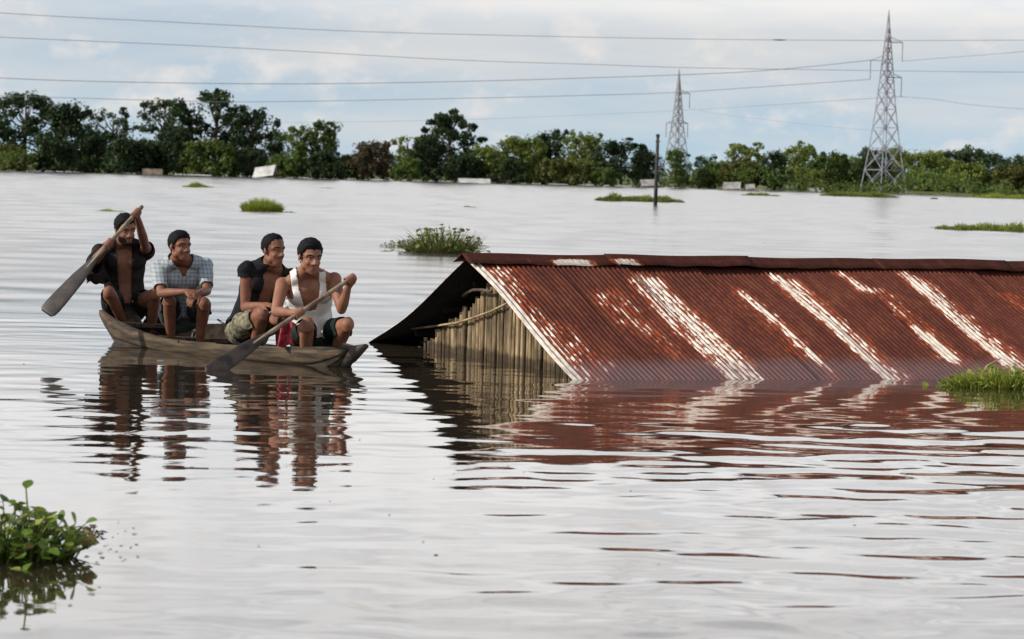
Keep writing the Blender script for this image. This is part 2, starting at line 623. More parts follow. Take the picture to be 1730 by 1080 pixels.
def build_water():
    zc = 8.0
    rows = list(np.geomspace(1.0, 14.0, 30)[:-1]) + list(np.exp(np.arange(math.log(14.0), math.log(46.0), 0.0019))) + list(np.arange(46.0, 330.0, 0.42)) + list(np.geomspace(330, 3000, 60)[1:])
    rows = np.array(rows)
    inner = np.linspace(-0.21, 0.21, 300)
    outer = np.geomspace(0.215, 6.0, 26)
    cols = np.concatenate([-outer[::-1], inner, outer])
    D, Uc = np.meshgrid(rows, cols, indexing='ij')
    X = D * Uc
    Y = D - zc
    step = np.gradient(rows)[:, None] * np.ones_like(Uc)
    stepx = np.abs(np.gradient(cols))[None, :] * D
    Zh = np.zeros_like(X)
    rng = np.random.default_rng(5)

    # calm patches and ruffled patches
    def patch(kx, ky, s):
        r = np.random.default_rng(s)
        q = 0
        for _ in range(6):
            q = q + np.sin(X * kx * r.uniform(-1, 1) + Y * ky * r.uniform(0.4, 1) + r.uniform(0, 6.28))
        return 0.5 + 0.5 * np.tanh(q / 2.2)

    ruff = 0.35 + 0.75 * patch(1.1, 0.8, 3)
    right = 1 / (1 + np.exp(-(X + 0.5 - 0.03 * (Y - 12)) * 1.6))
    near = np.clip((20.5 - Y) / 4.0, 0, 1)
    close = np.clip((17.5 - Y) / 5.0, 0, 1)
    amp = ruff * (0.78 + 0.80 * right * near) * (1 - (0.62 - 0.48 * right) * close)
    amp = amp * (1 - 0.78 * np.clip((Y - 23.0) / 5.0, 0, 1))
    bands = [(0.16, 0.32, 30, 0.012, 0.50), (0.32, 0.75, 30, 0.017, 0.36), (0.75, 1.9, 16, 0.009, 0.30), (2.0, 5.0, 8, 0.004, 0.5)]
    for lo, hi, n, slope, spread in bands:
        for _ in range(n):
            lam = math.exp(rng.uniform(math.log(lo), math.log(hi)))
            th = rng.normal(0, spread) - 0.10
            k = 2 * math.pi / lam
            kx, ky = k * math.sin(th), k * math.cos(th)
            a = slope * math.sqrt(2.0 / n) / k * rng.uniform(0.6, 1.4)
            fade = np.clip((lam / 2.6 - step) / (lam / 5), 0, 1) * np.clip((lam / max(abs(math.sin(th)), 0.15) / 2.6 - stepx) / (lam / 5), 0, 1)
            ph = kx * X + ky * Y + rng.uniform(0, 6.28)
            Zh += a * amp * fade * np.sin(ph)
    # open water beyond the boat is ruffled by the wind
    open_ = np.clip((Y - 26.0) / 55.0, 0, 1) ** 0.8 * np.clip((1500 - Y) / 400, 0, 1) * (0.72 + 0.28 * patch(0.12, 0.05, 9))
    for _ in range(34):
        lam = math.exp(rng.uniform(math.log(1.25), math.log(2.8)))
        th = rng.normal(0, 0.62) - 0.05
        k = 2 * math.pi / lam
        a = FAR_SLOPE * math.sqrt(2.0 / 34) / k
        fade = np.clip((lam / 2.6 - step) / (lam / 6), 0, 1)
        Zh += a * open_ * fade * np.sin(k * math.sin(th) * X + k * math.cos(th) * Y + rng.uniform(0, 6.28))
    V = np.stack([X, Y, Zh], -1).reshape(-1, 3)
    nr, nc = X.shape
    i = np.arange(nr - 1)[:, None] * nc + np.arange(nc - 1)[None, :]
    F = np.stack([i, i + 1, i + nc + 1, i + nc], -1).reshape(-1, 4)
    o = link('flood_water', fast_mesh('flood_water', V, F, True), M['water'])
    tag(o, 'pale silvery flood water with small ripples and long reflections', 'water', kind='structure')


build_water()

# ------------------------------------------------------------------ flooded house
TH = 0.402
HE = Vector((math.cos(TH), math.sin(TH), 0))          # along the ridge
HG = Vector((math.sin(TH), -math.cos(TH), 0))         # from the ridge towards the near eave
RIDGE = Vector((-0.376, 22.457, 0.764))
HALF, RISE = 2.062, 0.764
SLOPE = math.atan2(RISE, HALF)
PITCHC = 0.0415                                        # one corrugation
ROOF_LEN = 8.2


def on_wall(px, py, s):
    d = ray(px, py)
    return EYE + d * ((RIDGE + HE * s - EYE).dot(HE) / d.dot(HE))


def build_house():
    house = empty('flooded_house', (RIDGE.x, RIDGE.y, 0))
    tag(house, 'submerged bamboo house with rusty corrugated tin gable roof above the flood', 'house')
    roof = empty('roof', house.location, house)
    # zinc that has survived: (distance from gable, half width, from, to along slope, strength)
    bands = [(0.04, 0.055, 0.05, 2.3, 0.55), (0.16, 0.10, 0.12, 2.25, 0.19), (0.30, 0.12, 0.05, 0.7, 0.10), (0.34, 0.12, 1.2, 2.1, 0.14),
             (0.98, 0.13, 0.55, 1.85, 0.20), (0.80, 0.10, 0.6, 1.3, 0.14), (1.34, 0.10, 0.22, 2.4, 0.30), (1.47, 0.09, 0.30, 2.4, 0.24), (1.22, 0.06, 0.35, 2.4, 0.2),
             (2.10, 0.06, 0.55, 2.4, 0.22), (2.0, 0.2, 0.4, 1.9, 0.10), (2.52, 0.07, 0.16, 2.4, 0.36), (2.64, 0.10, 0.3, 2.3, 0.22),
             (3.15, 0.09, 0.15, 0.65, 0.26), (3.28, 0.14, 0.5, 1.9, 0.20), (3.26, 0.06, 1.3, 2.0, 0.26), (3.70, 0.08, 0.18, 2.4, 0.34), (3.84, 0.11, 0.3, 2.4, 0.2),
             (4.5, 0.14, 0.5, 1.8, 0.17), (4.95, 0.09, 0.2, 2.4, 0.33), (5.6, 0.2, 0.4, 1.9, 0.15), (6.15, 0.09, 0.2, 2.4, 0.33), (7.3, 0.1, 0.2, 2.4, 0.33)]
    W = PITCHC * 15
    Lsl = 2.75
    rows = np.concatenate([np.linspace(0.0, 2.45, 36), [Lsl]])

    def sheet(side, k, s0):
        rng = np.random.default_rng(100 + k + 50 * side)
        ncor = 16
        us = np.linspace(0, ncor * PITCHC, ncor * 8 + 1)
        if k == 0:
            us = us[4:]
        Ug, Vg = np.meshgrid(us, rows, indexing='ij')
        S = s0 + Ug
        prof = 0.0075 * np.cos(2 * math.pi * S / PITCHC)
        lift = (Ug / W) * 0.0095 + rng.uniform(-0.003, 0.003)
        warp = 0.009 * np.sin(S * 2.1 + Vg * 1.7 + side) + 0.006 * np.sin(Vg * 3.1 + k * 1.3)
        if k == 0:
            warp = warp + 0.012 * np.exp(-Ug / 0.1) * np.sin(Vg * 2.6 + side * 2)
        sg = 1 if side == 0 else -1
        dn = np.array(HG) * sg * math.cos(SLOPE) + np.array((0, 0, -1)) * math.sin(SLOPE)
        nm = np.array(HG) * sg * math.sin(SLOPE) + np.array((0, 0, 1)) * math.cos(SLOPE)
        edge = rng.uniform(-0.015, 0.015)
        P = np.array(RIDGE)[None, None] + S[..., None] * np.array(HE) + (Vg + edge * (Vg > 2.5))[..., None] * dn + (prof + lift + warp)[..., None] * nm
        if side == 1:      # the far slope sags a little half way down
            P[..., 2] += -0.025 * np.sin(np.clip(Vg / 2.2, 0, 1) * math.pi) + 0.022 * np.clip(Vg / 2.2, 0, 1.2) ** 2
        nu, nv = S.shape
        i = np.arange(nu - 1)[:, None] * nv + np.arange(nv - 1)[None, :]
        F = np.stack([i, i + nv, i + nv + 1, i + 1], -1).reshape(-1, 4)
        if side == 0:
            F = F[:, ::-1]
        me = fast_mesh('corrugated_sheet', P.reshape(-1, 3), F, True)
        uvl = me.uv_layers.new(name='UVMap')
        idx = np.empty(len(me.loops), dtype=np.int32)
        me.loops.foreach_get('vertex_index', idx)
        uv = np.stack([S.ravel(), Vg.ravel()], -1) + (20 if side else 0)
        uvl.data.foreach_set('uv', uv[idx].astype(np.float32).ravel())
        b = np.full(S.shape, -0.03)
        for c, hw, v0, v1, st in bands:
            q = np.exp(-((S - c) / hw) ** 2) * np.clip((Vg - v0) / 0.12 + 0.5, 0, 1) * np.clip((v1 - Vg) / 0.12 + 0.5, 0, 1)
            b += (st * 1.08 + 0.055) * q
        b += 0.10 * np.cos(2 * math.pi * S / PITCHC)
        at_ = me.attributes.new('bias', 'FLOAT', 'POINT')
        at_.data.foreach_set('value', b.astype(np.float32).ravel())
        wet = np.clip((Vg - 1.80) / 0.22, 0, 1)
        at_ = me.attributes.new('wet', 'FLOAT', 'POINT')
        at_.data.foreach_set('value', wet.astype(np.float32).ravel())
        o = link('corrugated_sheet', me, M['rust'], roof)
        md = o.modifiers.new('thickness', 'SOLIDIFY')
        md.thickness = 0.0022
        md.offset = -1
        me.materials.append(M['under_roof_shade'])
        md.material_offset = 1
        return o

    k = 0
    s0 = 0.0
    while s0 < ROOF_LEN:
        sheet(0, k, s0)
        sheet(1, k, s0)
        s0 += W
        k += 1
    # ridge cap pieces
    s = -0.02
    j = 0
    while s < ROOF_LEN:
        L = 1.25
        n = 24
        V, F, B = [], [], []
        rng = np.random.default_rng(300 + j)
        zz = 0.006 * (j % 2)
        prof = [(-0.185, 0), (-0.09, 0), (-0.022, 0.004), (0, 0.010), (0.022, 0.004), (0.09, 0), (0.185, 0)]
        for i in range(n + 1):
            for (a, e) in prof:
                nz = math.cos(SLOPE)
                wav = 0.004 * math.sin(i * 0.9 + j) * (abs(a) > 0.1)
                V.append(RIDGE + HE * (s + L * i / n) + HG * (a * math.cos(SLOPE)) + Vector((0, 0, 0.038 - abs(a) * math.sin(SLOPE) + e + zz + wav + 0.004 * math.sin(s + i * 0.3))))
        m = len(prof)
        for i in range(n):
            for q in range(m - 1):
                F.append((i * m + q, i * m + q + 1, (i + 1) * m + q + 1, (i + 1) * m + q))
        me = mesh('ridge_cap', V, [f[::-1] for f in F], True)
        uvl = me.uv_layers.new(name='UVMap')
        for lp in me.loops:
            v = lp.vertex_index
            uvl.data[lp.index].uv = (s + L * (v // m) / n + 40, prof[v % m][0] + 0.5)
        at_ = me.attributes.new('bias', 'FLOAT', 'POINT')
        for vi in range(len(V)):
            ss = s + L * (vi // m) / n
            aa = prof[vi % m][0]
            b = -0.16
            if aa > 0.05:
                b += 0.75 * math.exp(-((ss - 0.86) / 0.19) ** 4) * (aa > 0.05) + 0.60 * math.exp(-((ss - 1.30) / 0.14) ** 4)
                b += 0.25 * math.exp(-((ss - 0.45) / 0.2) ** 4) + 0.3 * math.exp(-((ss - 2.1) / 0.15) ** 4)
            at_.data[vi].value = b
        me.attributes.new('wet', 'FLOAT', 'POINT')
        o = link('ridge_cap', me, M['rust_cap'], roof)
        md = o.modifiers.new('thickness', 'SOLIDIFY')
        md.thickness = 0.002
        md.offset = -1
        s += L - 0.06
        j += 1
    # timber under the sheets
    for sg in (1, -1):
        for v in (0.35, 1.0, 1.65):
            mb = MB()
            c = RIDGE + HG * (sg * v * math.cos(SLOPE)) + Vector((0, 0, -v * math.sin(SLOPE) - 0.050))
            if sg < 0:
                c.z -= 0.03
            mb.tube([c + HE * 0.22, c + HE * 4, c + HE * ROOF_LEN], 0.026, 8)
            mb.build('purlin', M['under_roof_shade'], roof)
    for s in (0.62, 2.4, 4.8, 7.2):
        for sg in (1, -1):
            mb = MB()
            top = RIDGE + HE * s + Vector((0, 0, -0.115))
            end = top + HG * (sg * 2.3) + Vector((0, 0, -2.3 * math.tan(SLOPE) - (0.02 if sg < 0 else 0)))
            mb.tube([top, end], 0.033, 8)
            mb.build('rafter', M['under_roof_shade'], roof)
    # gable wall of split bamboo
    wall = empty('gable_wall', house.location, house)
    rng = random.Random(4)

    def gable(s, lo, hi, step, w0, w1):
        g = lo
        while g < hi:
            w = step * rng.uniform(w0, w1)
            zt = RISE * (1 - abs(g) / HALF) - 0.09 - rng.uniform(0, 0.09) - (0.02 + 0.03 * min(1, -g / 0.5) if g < 0 else 0)
            if zt > -0.5:
                base = Vector((RIDGE.x, RIDGE.y, 0)) + HE * (s + rng.uniform(-0.012, 0.012)) + HG * g
                lean = rng.gauss(0, 0.010)
                bow = rng.gauss(0, 0.008)
                mb = MB()
                pr = [(-0.5, 0.0), (-0.28, -0.010), (0.0, -0.014), (0.28, -0.010), (0.5, 0.0)]
                zs = [-0.5, -0.05, zt * 0.4, zt * 0.75, zt]
                zs = sorted(zs)
                V = []
                for q, z in enumerate(zs):
                    off = HG * (lean * z * 2 + bow * math.sin(max(z, 0) * 5))
                    for a, d in pr:
                        V.append(base + off + HG * (a * w) + HE * d + Vector((0, 0, z)))
                F = []
                for q in range(len(zs) - 1):
                    for a in range(4):
                        F.append((q * 5 + a, q * 5 + a + 1, q * 5 + 6 + a, q * 5 + 5 + a))
                b = len(V)
                V += [v + HE * 0.012 for v in V]
                F2 = [tuple(i + b for i in reversed(f)) for f in F]
                link('bamboo_slat', mesh('bamboo_slat', V, F + F2, True), M['bamboo'], wall)
            g += step * rng.uniform(0.92, 1.12)

    gable(WALL_S, -2.3, 2.05, 0.036, 0.40, 0.95)
    gable(WALL_S + 0.045, -2.3, 2.05, 0.13, 0.3, 0.8)
    # beams tying the slats: one straight, one bent pole outside
    P0, P1 = WALL_S - 0.045, WALL_S - 0.05
    base = Vector((RIDGE.x, RIDGE.y, 0))
    mb = MB()
    mb.tube([on_wall(x, y, WALL_S - 0.05) for x, y in ((660, 556), (700, 555), (735, 551), (770, 546), (800, 537), (830, 526), (858, 512))], [0.007, 0.008, 0.009, 0.010, 0.010, 0.010, 0.009], 8)
    mb.build('tie_pole', M['bamboo_pole'], wall, True)
    mb = MB()
    mb.tube([on_wall(x, y, WALL_S - 0.07) for x, y in ((782, 500), (790, 494), (800, 490), (815, 490), (830, 493))], 0.012, 8)
    mb.build('bent_pole', M['bark'], wall, True)
    for s in (WALL_S + 0.06,):
        mb = MB()
        mb.bar(base + HE * s + HG * -1.7 + Vector((0, 0, 0.03)), base + HE * s + HG * 1.8 + Vector((0, 0, 0.03)), 0.03)
        mb.build('wall_beam', M['under_roof_shade'], wall)
    # added near-black panel as interior shade behind the slats, and the far gable
    for s, nm in ((WALL_S + 0.9, 'interior_shade_panel'), (ROOF_LEN - 0.5, 'far_gable_wall')):
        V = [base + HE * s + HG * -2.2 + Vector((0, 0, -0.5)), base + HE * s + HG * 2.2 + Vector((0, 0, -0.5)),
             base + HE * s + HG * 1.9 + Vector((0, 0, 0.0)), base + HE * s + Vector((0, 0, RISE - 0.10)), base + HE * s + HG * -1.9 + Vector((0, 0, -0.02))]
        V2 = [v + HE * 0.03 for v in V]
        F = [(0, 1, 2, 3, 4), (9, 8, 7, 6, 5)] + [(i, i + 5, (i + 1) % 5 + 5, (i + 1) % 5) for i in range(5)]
        link(nm, mesh(nm, V + V2, F), M['under_roof_shade'], house)
    return house


WALL_S = 0.27
build_house()


# ------------------------------------------------------------------ boat
BS, BB = gp(216, 575), gp(584, 621)                    # stern and bow on the waterline
BS.z = BB.z = 0
BD = (BB - BS).normalized()                            # heading
BLEN = (BB - BS).length
BN = Vector((-BD.y, BD.x, 0))                          # to port
if BN.y < 0:
    BN = -BN
PLN = Vector((BD.y, -BD.x, 0))


def on_boat(px, py, off=0.0):
    """point seen at a pixel on the upright plane through the keel line, moved off metres to port"""
    d = ray(px, py)
    n = BN
    t = ((BS + n * off) - EYE).dot(n) / d.dot(n)
    return EYE + d * t


HEEL = -0.05


def boat_pt(t, s, inset=0.0):
    """t 0 stern .. 1 bow, s -1 starboard gunwale .. 0 keel .. 1 port gunwale"""
    half = 0.37 * max(0.0, math.sin(math.pi * min(1, max(0, 0.10 + 0.90 * t)) ** 0.9)) ** 0.62 if t < 0.985 else 0.02
    half = max(half, 0.035) - inset
    sheer = 0.058 + 0.155 * max(0, 1 - t / 0.42) ** 1.5 + 0.075 * max(0, (t - 0.55) / 0.45) ** 1.6
    keel = -0.13 + 0.25 * max(0, 1 - t / 0.12) ** 1.5 + 0.22 * max(0, (t - 0.90) / 0.10) ** 1.5
    keel += inset
    a = abs(s)
    y = half * (1 - (1 - a) ** 2.0) ** 0.62
    z = keel + (sheer - keel) * a ** 1.9
    y *= 0.80 + 0.20 * a
    x = (t - 0.5) * (BLEN + 0.16 * (0.3 + 0.7 * a) * (1 if True else 0))
    y = math.copysign(y, s)
    z += HEEL * -y * -1
    return (BS + BB) / 2 + BD * x + BN * y + Vector((0, 0, z))


def build_boat():
    boat = empty('wooden_boat', ((BS + BB) / 2))
    tag(boat, 'low weathered wooden plank boat carrying the four men', 'boat')
    ts = [i / 48 for i in range(49)]
    edges = [0.0, 0.26, 0.5, 0.74, 1.0]
    for side in (-1, 1):
        for e in range(4):
            ss = [edges[e] + (edges[e + 1] + (0.035 if e < 3 else 0) - edges[e]) * k / 4 for k in range(5)]
            V = []
            for t in ts:
                for k, a in enumerate(ss):
                    p = boat_pt(t, side * a)
                    lap = 0.007 * (1 - k / 4) if e else 0
                    p = p + BN * (side * (lap + 0.002 * math.sin(t * 23 + e * 2 + side)))
                    V.append(p)
            F = []
            for i in range(len(ts) - 1):
                for k in range(4):
                    f = (i * 5 + k, i * 5 + k + 1, i * 5 + 6 + k, i * 5 + 5 + k)
                    F.append(f if side < 0 else f[::-1])
            o = link('strake', mesh('strake', V, F, True), M['wood'] if e == 3 else M['wood_wet'] if e == 2 else M['wood_dark'], boat)
            md = o.modifiers.new('thickness', 'SOLIDIFY')
            md.thickness = 0.022
            md.offset = -1
    for side in (-1, 1):
        for t0, t1 in ((0.0, 0.46), (0.465, 1.0)):
            pts = [boat_pt(t0 + (t1 - t0) * i / 20, side) + Vector((0, 0, 0.004)) for i in range(21)]
            V, F = [], []
            for i, p in enumerate(pts):
                for a, b in ((-0.020, -0.016), (0.018, -0.016), (0.018, 0.016), (-0.020, 0.016)):
                    V.append(p + BN * (a * side * -1) + Vector((0, 0, b)))
            for i in range(20):
                for k in range(4):
                    F.append((i * 4 + k, i * 4 + (k + 1) % 4, i * 4 + 4 + (k + 1) % 4, i * 4 + 4 + k))
            F += [(0, 1, 2, 3), (83, 82, 81, 80)]
            link('gunwale', mesh('gunwale', V, F), M['wood'], boat)
    # thwarts, ribs, stem, floor boards
    for t, w in ((0.10, 0.16), (0.30, 0.17), (0.55, 0.16), (0.74, 0.18)):
        a, b = boat_pt(t, -0.93), boat_pt(t, 0.93)
        mb = MB()
        mb.box((a + b) / 2 + Vector((0, 0, 0.012)), w, (b - a).length * 0.98, 0.03, (BD, (b - a).normalized(), Vector((0, 0, 1))))
        mb.build('thwart', M['wood'], boat)
    for i in range(9):
        t = 0.08 + 0.84 * i / 8
        mb = MB()
        mb.tube([boat_pt(t, s, 0.03) for s in (-0.96, -0.8, -0.5, -0.2, 0, 0.2, 0.5, 0.8, 0.96)], 0.016, 6)
        mb.build('rib', M['wood_dark'], boat)
    for j in range(5):
        mb = MB()
        y = -0.24 + j * 0.12
        a, b = boat_pt(0.14, 0), boat_pt(0.86, 0)
        c = (a + b) / 2 + BN * y
        c.z = -0.045
        mb.box(c, (b - a).length, 0.105, 0.018, (BD, BN, Vector((0, 0, 1))))
        mb.build('floor_board', M['wood'], boat)
    c = on_boat(362, 560, 0.20)
    mb = MB()
    mb.box(c, 0.03, 0.24, 0.12, (BD, BN, Vector((0, 0, 1))))
    mb.build('bulkhead_board', M['shaft_wood'], boat)
    mb = MB()
    mb.tube([on_boat(368, 540, .1), on_boat(380, 548, .06), on_boat(392, 560, .02), on_boat(402, 572, -.02)], [.008, .009, .009, .008], 6)
    mb.build('loose_stick', M['shaft_wood'], boat, True)
    # bow: solid stem block with a raised beak
    bow = boat_pt(1.0, 1)
    mb = MB()
    mb.loft([(boat_pt(0.93, 0.0) + Vector((0, 0, 0.05)), BN, 0.05, Vector((0, 0, 1)), 0.09),
             (boat_pt(0.975, 0.5) * 0.5 + boat_pt(0.975, -0.5) * 0.5 + Vector((0, 0, 0.035)), BN, 0.05, Vector((0, 0, 1)), 0.10),
             (boat_pt(1.0, 0.9) * 0.5 + boat_pt(1.0, -0.9) * 0.5 + BD * 0.03 + Vector((0, 0, -0.02)), BN, 0.045, Vector((0, 0, 1)), 0.06),
             (boat_pt(1.0, 1) * 0.5 + boat_pt(1.0, -1) * 0.5 + BD * 0.17 + Vector((0, 0, 0.035)), BN, 0.028, Vector((0, 0, 1)), 0.018)], 12)
    mb.build('stem', M['wood_dark'], boat, True)
    a, b = boat_pt(0.90, -0.95), boat_pt(0.90, 0.95)
    c, d = boat_pt(0.995, -0.95), boat_pt(0.995, 0.95)
    up = Vector((0, 0, 0.014))
    V = [a + up, b + up, d + up, c + up]
    V += [v - Vector((0, 0, 0.02)) for v in V]
    link('fore_deck', mesh('fore_deck', V, [(0, 1, 2, 3), (7, 6, 5, 4), (0, 4, 5, 1), (1, 5, 6, 2), (2, 6, 7, 3), (3, 7, 4, 0)]), M['wood'], boat)
    # stern block
    mb = MB()
    mb.loft([(boat_pt(0.0, 0.85) * 0.5 + boat_pt(0, -0.85) * 0.5 - BD * 0.02 + Vector((0, 0, 0.01)), BN, 0.06, Vector((0, 0, 1)), 0.035),
             (boat_pt(0.02, 0.5) * 0.5 + boat_pt(0.02, -0.5) * 0.5 + Vector((0, 0, 0.08)), BN, 0.09, Vector((0, 0, 1)), 0.10),
             (boat_pt(0.05, 0.3) * 0.5 + boat_pt(0.05, -0.3) * 0.5 + Vector((0, 0, 0.06)), BN, 0.09, Vector((0, 0, 1)), 0.10)], 12)
    mb.build('stern_post', M['wood'], boat, True)
    return boat


build_boat()


# ------------------------------------------------------------------ people
def skin_mat(name, c):
    t = NT(name)
    nz = t.noise(14, 4, 0.6)
    f = t.noise(160, 3, 0.6)
    col = t.mix(t.step(nz, 0.3, 0.7), tuple(x * 0.80 for x in c[:3]) + (1,), tuple(x * 1.12 for x in c[:3]) + (1,))
    t.set(Base_Color=col, Roughness=0.58)
    t.b.inputs['Specular IOR Level'].default_value = 0.28
    t.b.inputs['Subsurface Weight'].default_value = 0.06
    t.b.inputs['Subsurface Radius'].default_value = (0.012, 0.005, 0.003)
    t.bump(f, 0.12, 0.002)
    return t.m


def cloth_mat(name, c1, c2, scale=10, rough=0.9):
    t = NT(name)
    a = t.noise(scale, 4, 0.6)
    w = t.noise(scale * 1.6, 3, 0.5, t.mapping((1, 1, 0.45)), 0.6)
    t.set(Base_Color=t.mix(t.step(a, 0.35, 0.65), c1, c2), Roughness=rough)
    t.b.inputs['Specular IOR Level'].default_value = 0.15
    t.bump(w, 0.55, 0.018)
    return t.m


def check_mat(name):
    t = NT(name)
    v = t.coord()
    sp = t.n.new('ShaderNodeSeparateXYZ')
    t.l.new(v, sp.inputs[0])

    def stripes(s, k, w):
        return t.math('LESS_THAN', t.math('PINGPONG', t.math('MULTIPLY', s, k), 0.5), w)
    a = stripes(t.math('ADD', sp.outputs['X'], t.math('MULTIPLY', sp.outputs['Y'], 0.3)), 32, 0.15)
    b = stripes(sp.outputs['Z'], 32, 0.15)
    ab = t.math('ADD', a, b)
    c = t.mix(t.math('MULTIPLY', ab, 0.5), (0.36, 0.39, 0.40, 1), (0.16, 0.18, 0.21, 1))
    w = t.noise(16, 3, 0.5, None, 0.6)
    t.set(Base_Color=c, Roughness=0.9)
    t.b.inputs['Specular IOR Level'].default_value = 0.15
    t.bump(w, 0.5, 0.018)
    return t.m


M['skin_a'] = skin_mat('skin_a', (0.26, 0.115, 0.068, 1))
M['skin_b'] = skin_mat('skin_b', (0.205, 0.085, 0.050, 1))
M['hair'] = two_tone('hair', (0.004, 0.004, 0.004, 1), (0.010, 0.009, 0.009, 1), 60, 0.7, (1, 1, 1), 0.8, 0.01, spec=0.12)
M['eye_white'] = two_tone('eye_white', (0.30, 0.26, 0.23, 1), (0.36, 0.32, 0.29, 1), 5, 0.4, bump=0)
M['iris'] = two_tone('iris', (0.008, 0.005, 0.004, 1), (0.012, 0.008, 0.006, 1), 5, 0.15, bump=0)
M['lip'] = two_tone('lip', (0.16, 0.055, 0.045, 1), (0.20, 0.07, 0.055, 1), 30, 0.45, bump=0)
M['black_cloth'] = cloth_mat('black_cloth', (0.006, 0.006, 0.008, 1), (0.015, 0.015, 0.017, 1))
M['brown_cloth'] = cloth_mat('brown_cloth', (0.009, 0.007, 0.007, 1), (0.026, 0.018, 0.016, 1))
M['white_cloth'] = cloth_mat('white_cloth', (0.62, 0.58, 0.52, 1), (0.74, 0.71, 0.66, 1), 12)
M['green_cloth'] = cloth_mat('green_cloth', (0.008, 0.014, 0.012, 1), (0.018, 0.030, 0.024, 1))
M['navy_cloth'] = cloth_mat('navy_cloth', (0.020, 0.026, 0.032, 1), (0.055, 0.064, 0.070, 1))
M['camo_cloth'] = cloth_mat('camo_cloth', (0.075, 0.075, 0.045, 1), (0.27, 0.25, 0.17, 1), 26)
M['red_cloth'] = cloth_mat('red_cloth', (0.30, 0.020, 0.035, 1), (0.55, 0.10, 0.13, 1), 30)
M['check_cloth'] = check_mat('check_cloth')


def remeshed(mb, voxel, smooth=5):
    me = mb.me('tmp')
    o = bpy.data.objects.new('tmp', me)
    COL.objects.link(o)
    md = o.modifiers.new('r', 'REMESH')
    md.mode = 'VOXEL'
    md.voxel_size = voxel
    md.use_smooth_shade = True
    if smooth:
        md2 = o.modifiers.new('s', 'SMOOTH')
        md2.iterations = smooth
        md2.factor = 0.5
    dg = bpy.context.evaluated_depsgraph_get()
    ev = o.evaluated_get(dg)
    out = bpy.data.meshes.new_from_object(ev)
    bpy.data.objects.remove(o)
    bpy.data.meshes.remove(me)
    return out


def mesh_arrays(me):
    V = np.empty(len(me.vertices) * 3, dtype=np.float32)
    me.vertices.foreach_get('co', V)
    N = np.empty(len(me.vertices) * 3, dtype=np.float32)
    me.vertices.foreach_get('normal', N)
    F = np.array([tuple(p.vertices) if len(p.vertices) == 4 else tuple(p.vertices) + (p.vertices[0],) for p in me.polygons], dtype=np.int64)
    return V.reshape(-1, 3), N.reshape(-1, 3), F


def wobble(P, k, seed):
    r = np.random.default_rng(seed)
    q = np.zeros(len(P))
    for _ in range(7):
        d = r.normal(size=3)
        q += np.sin(P @ d * k + r.uniform(0, 6.28))
    return q / 3.0


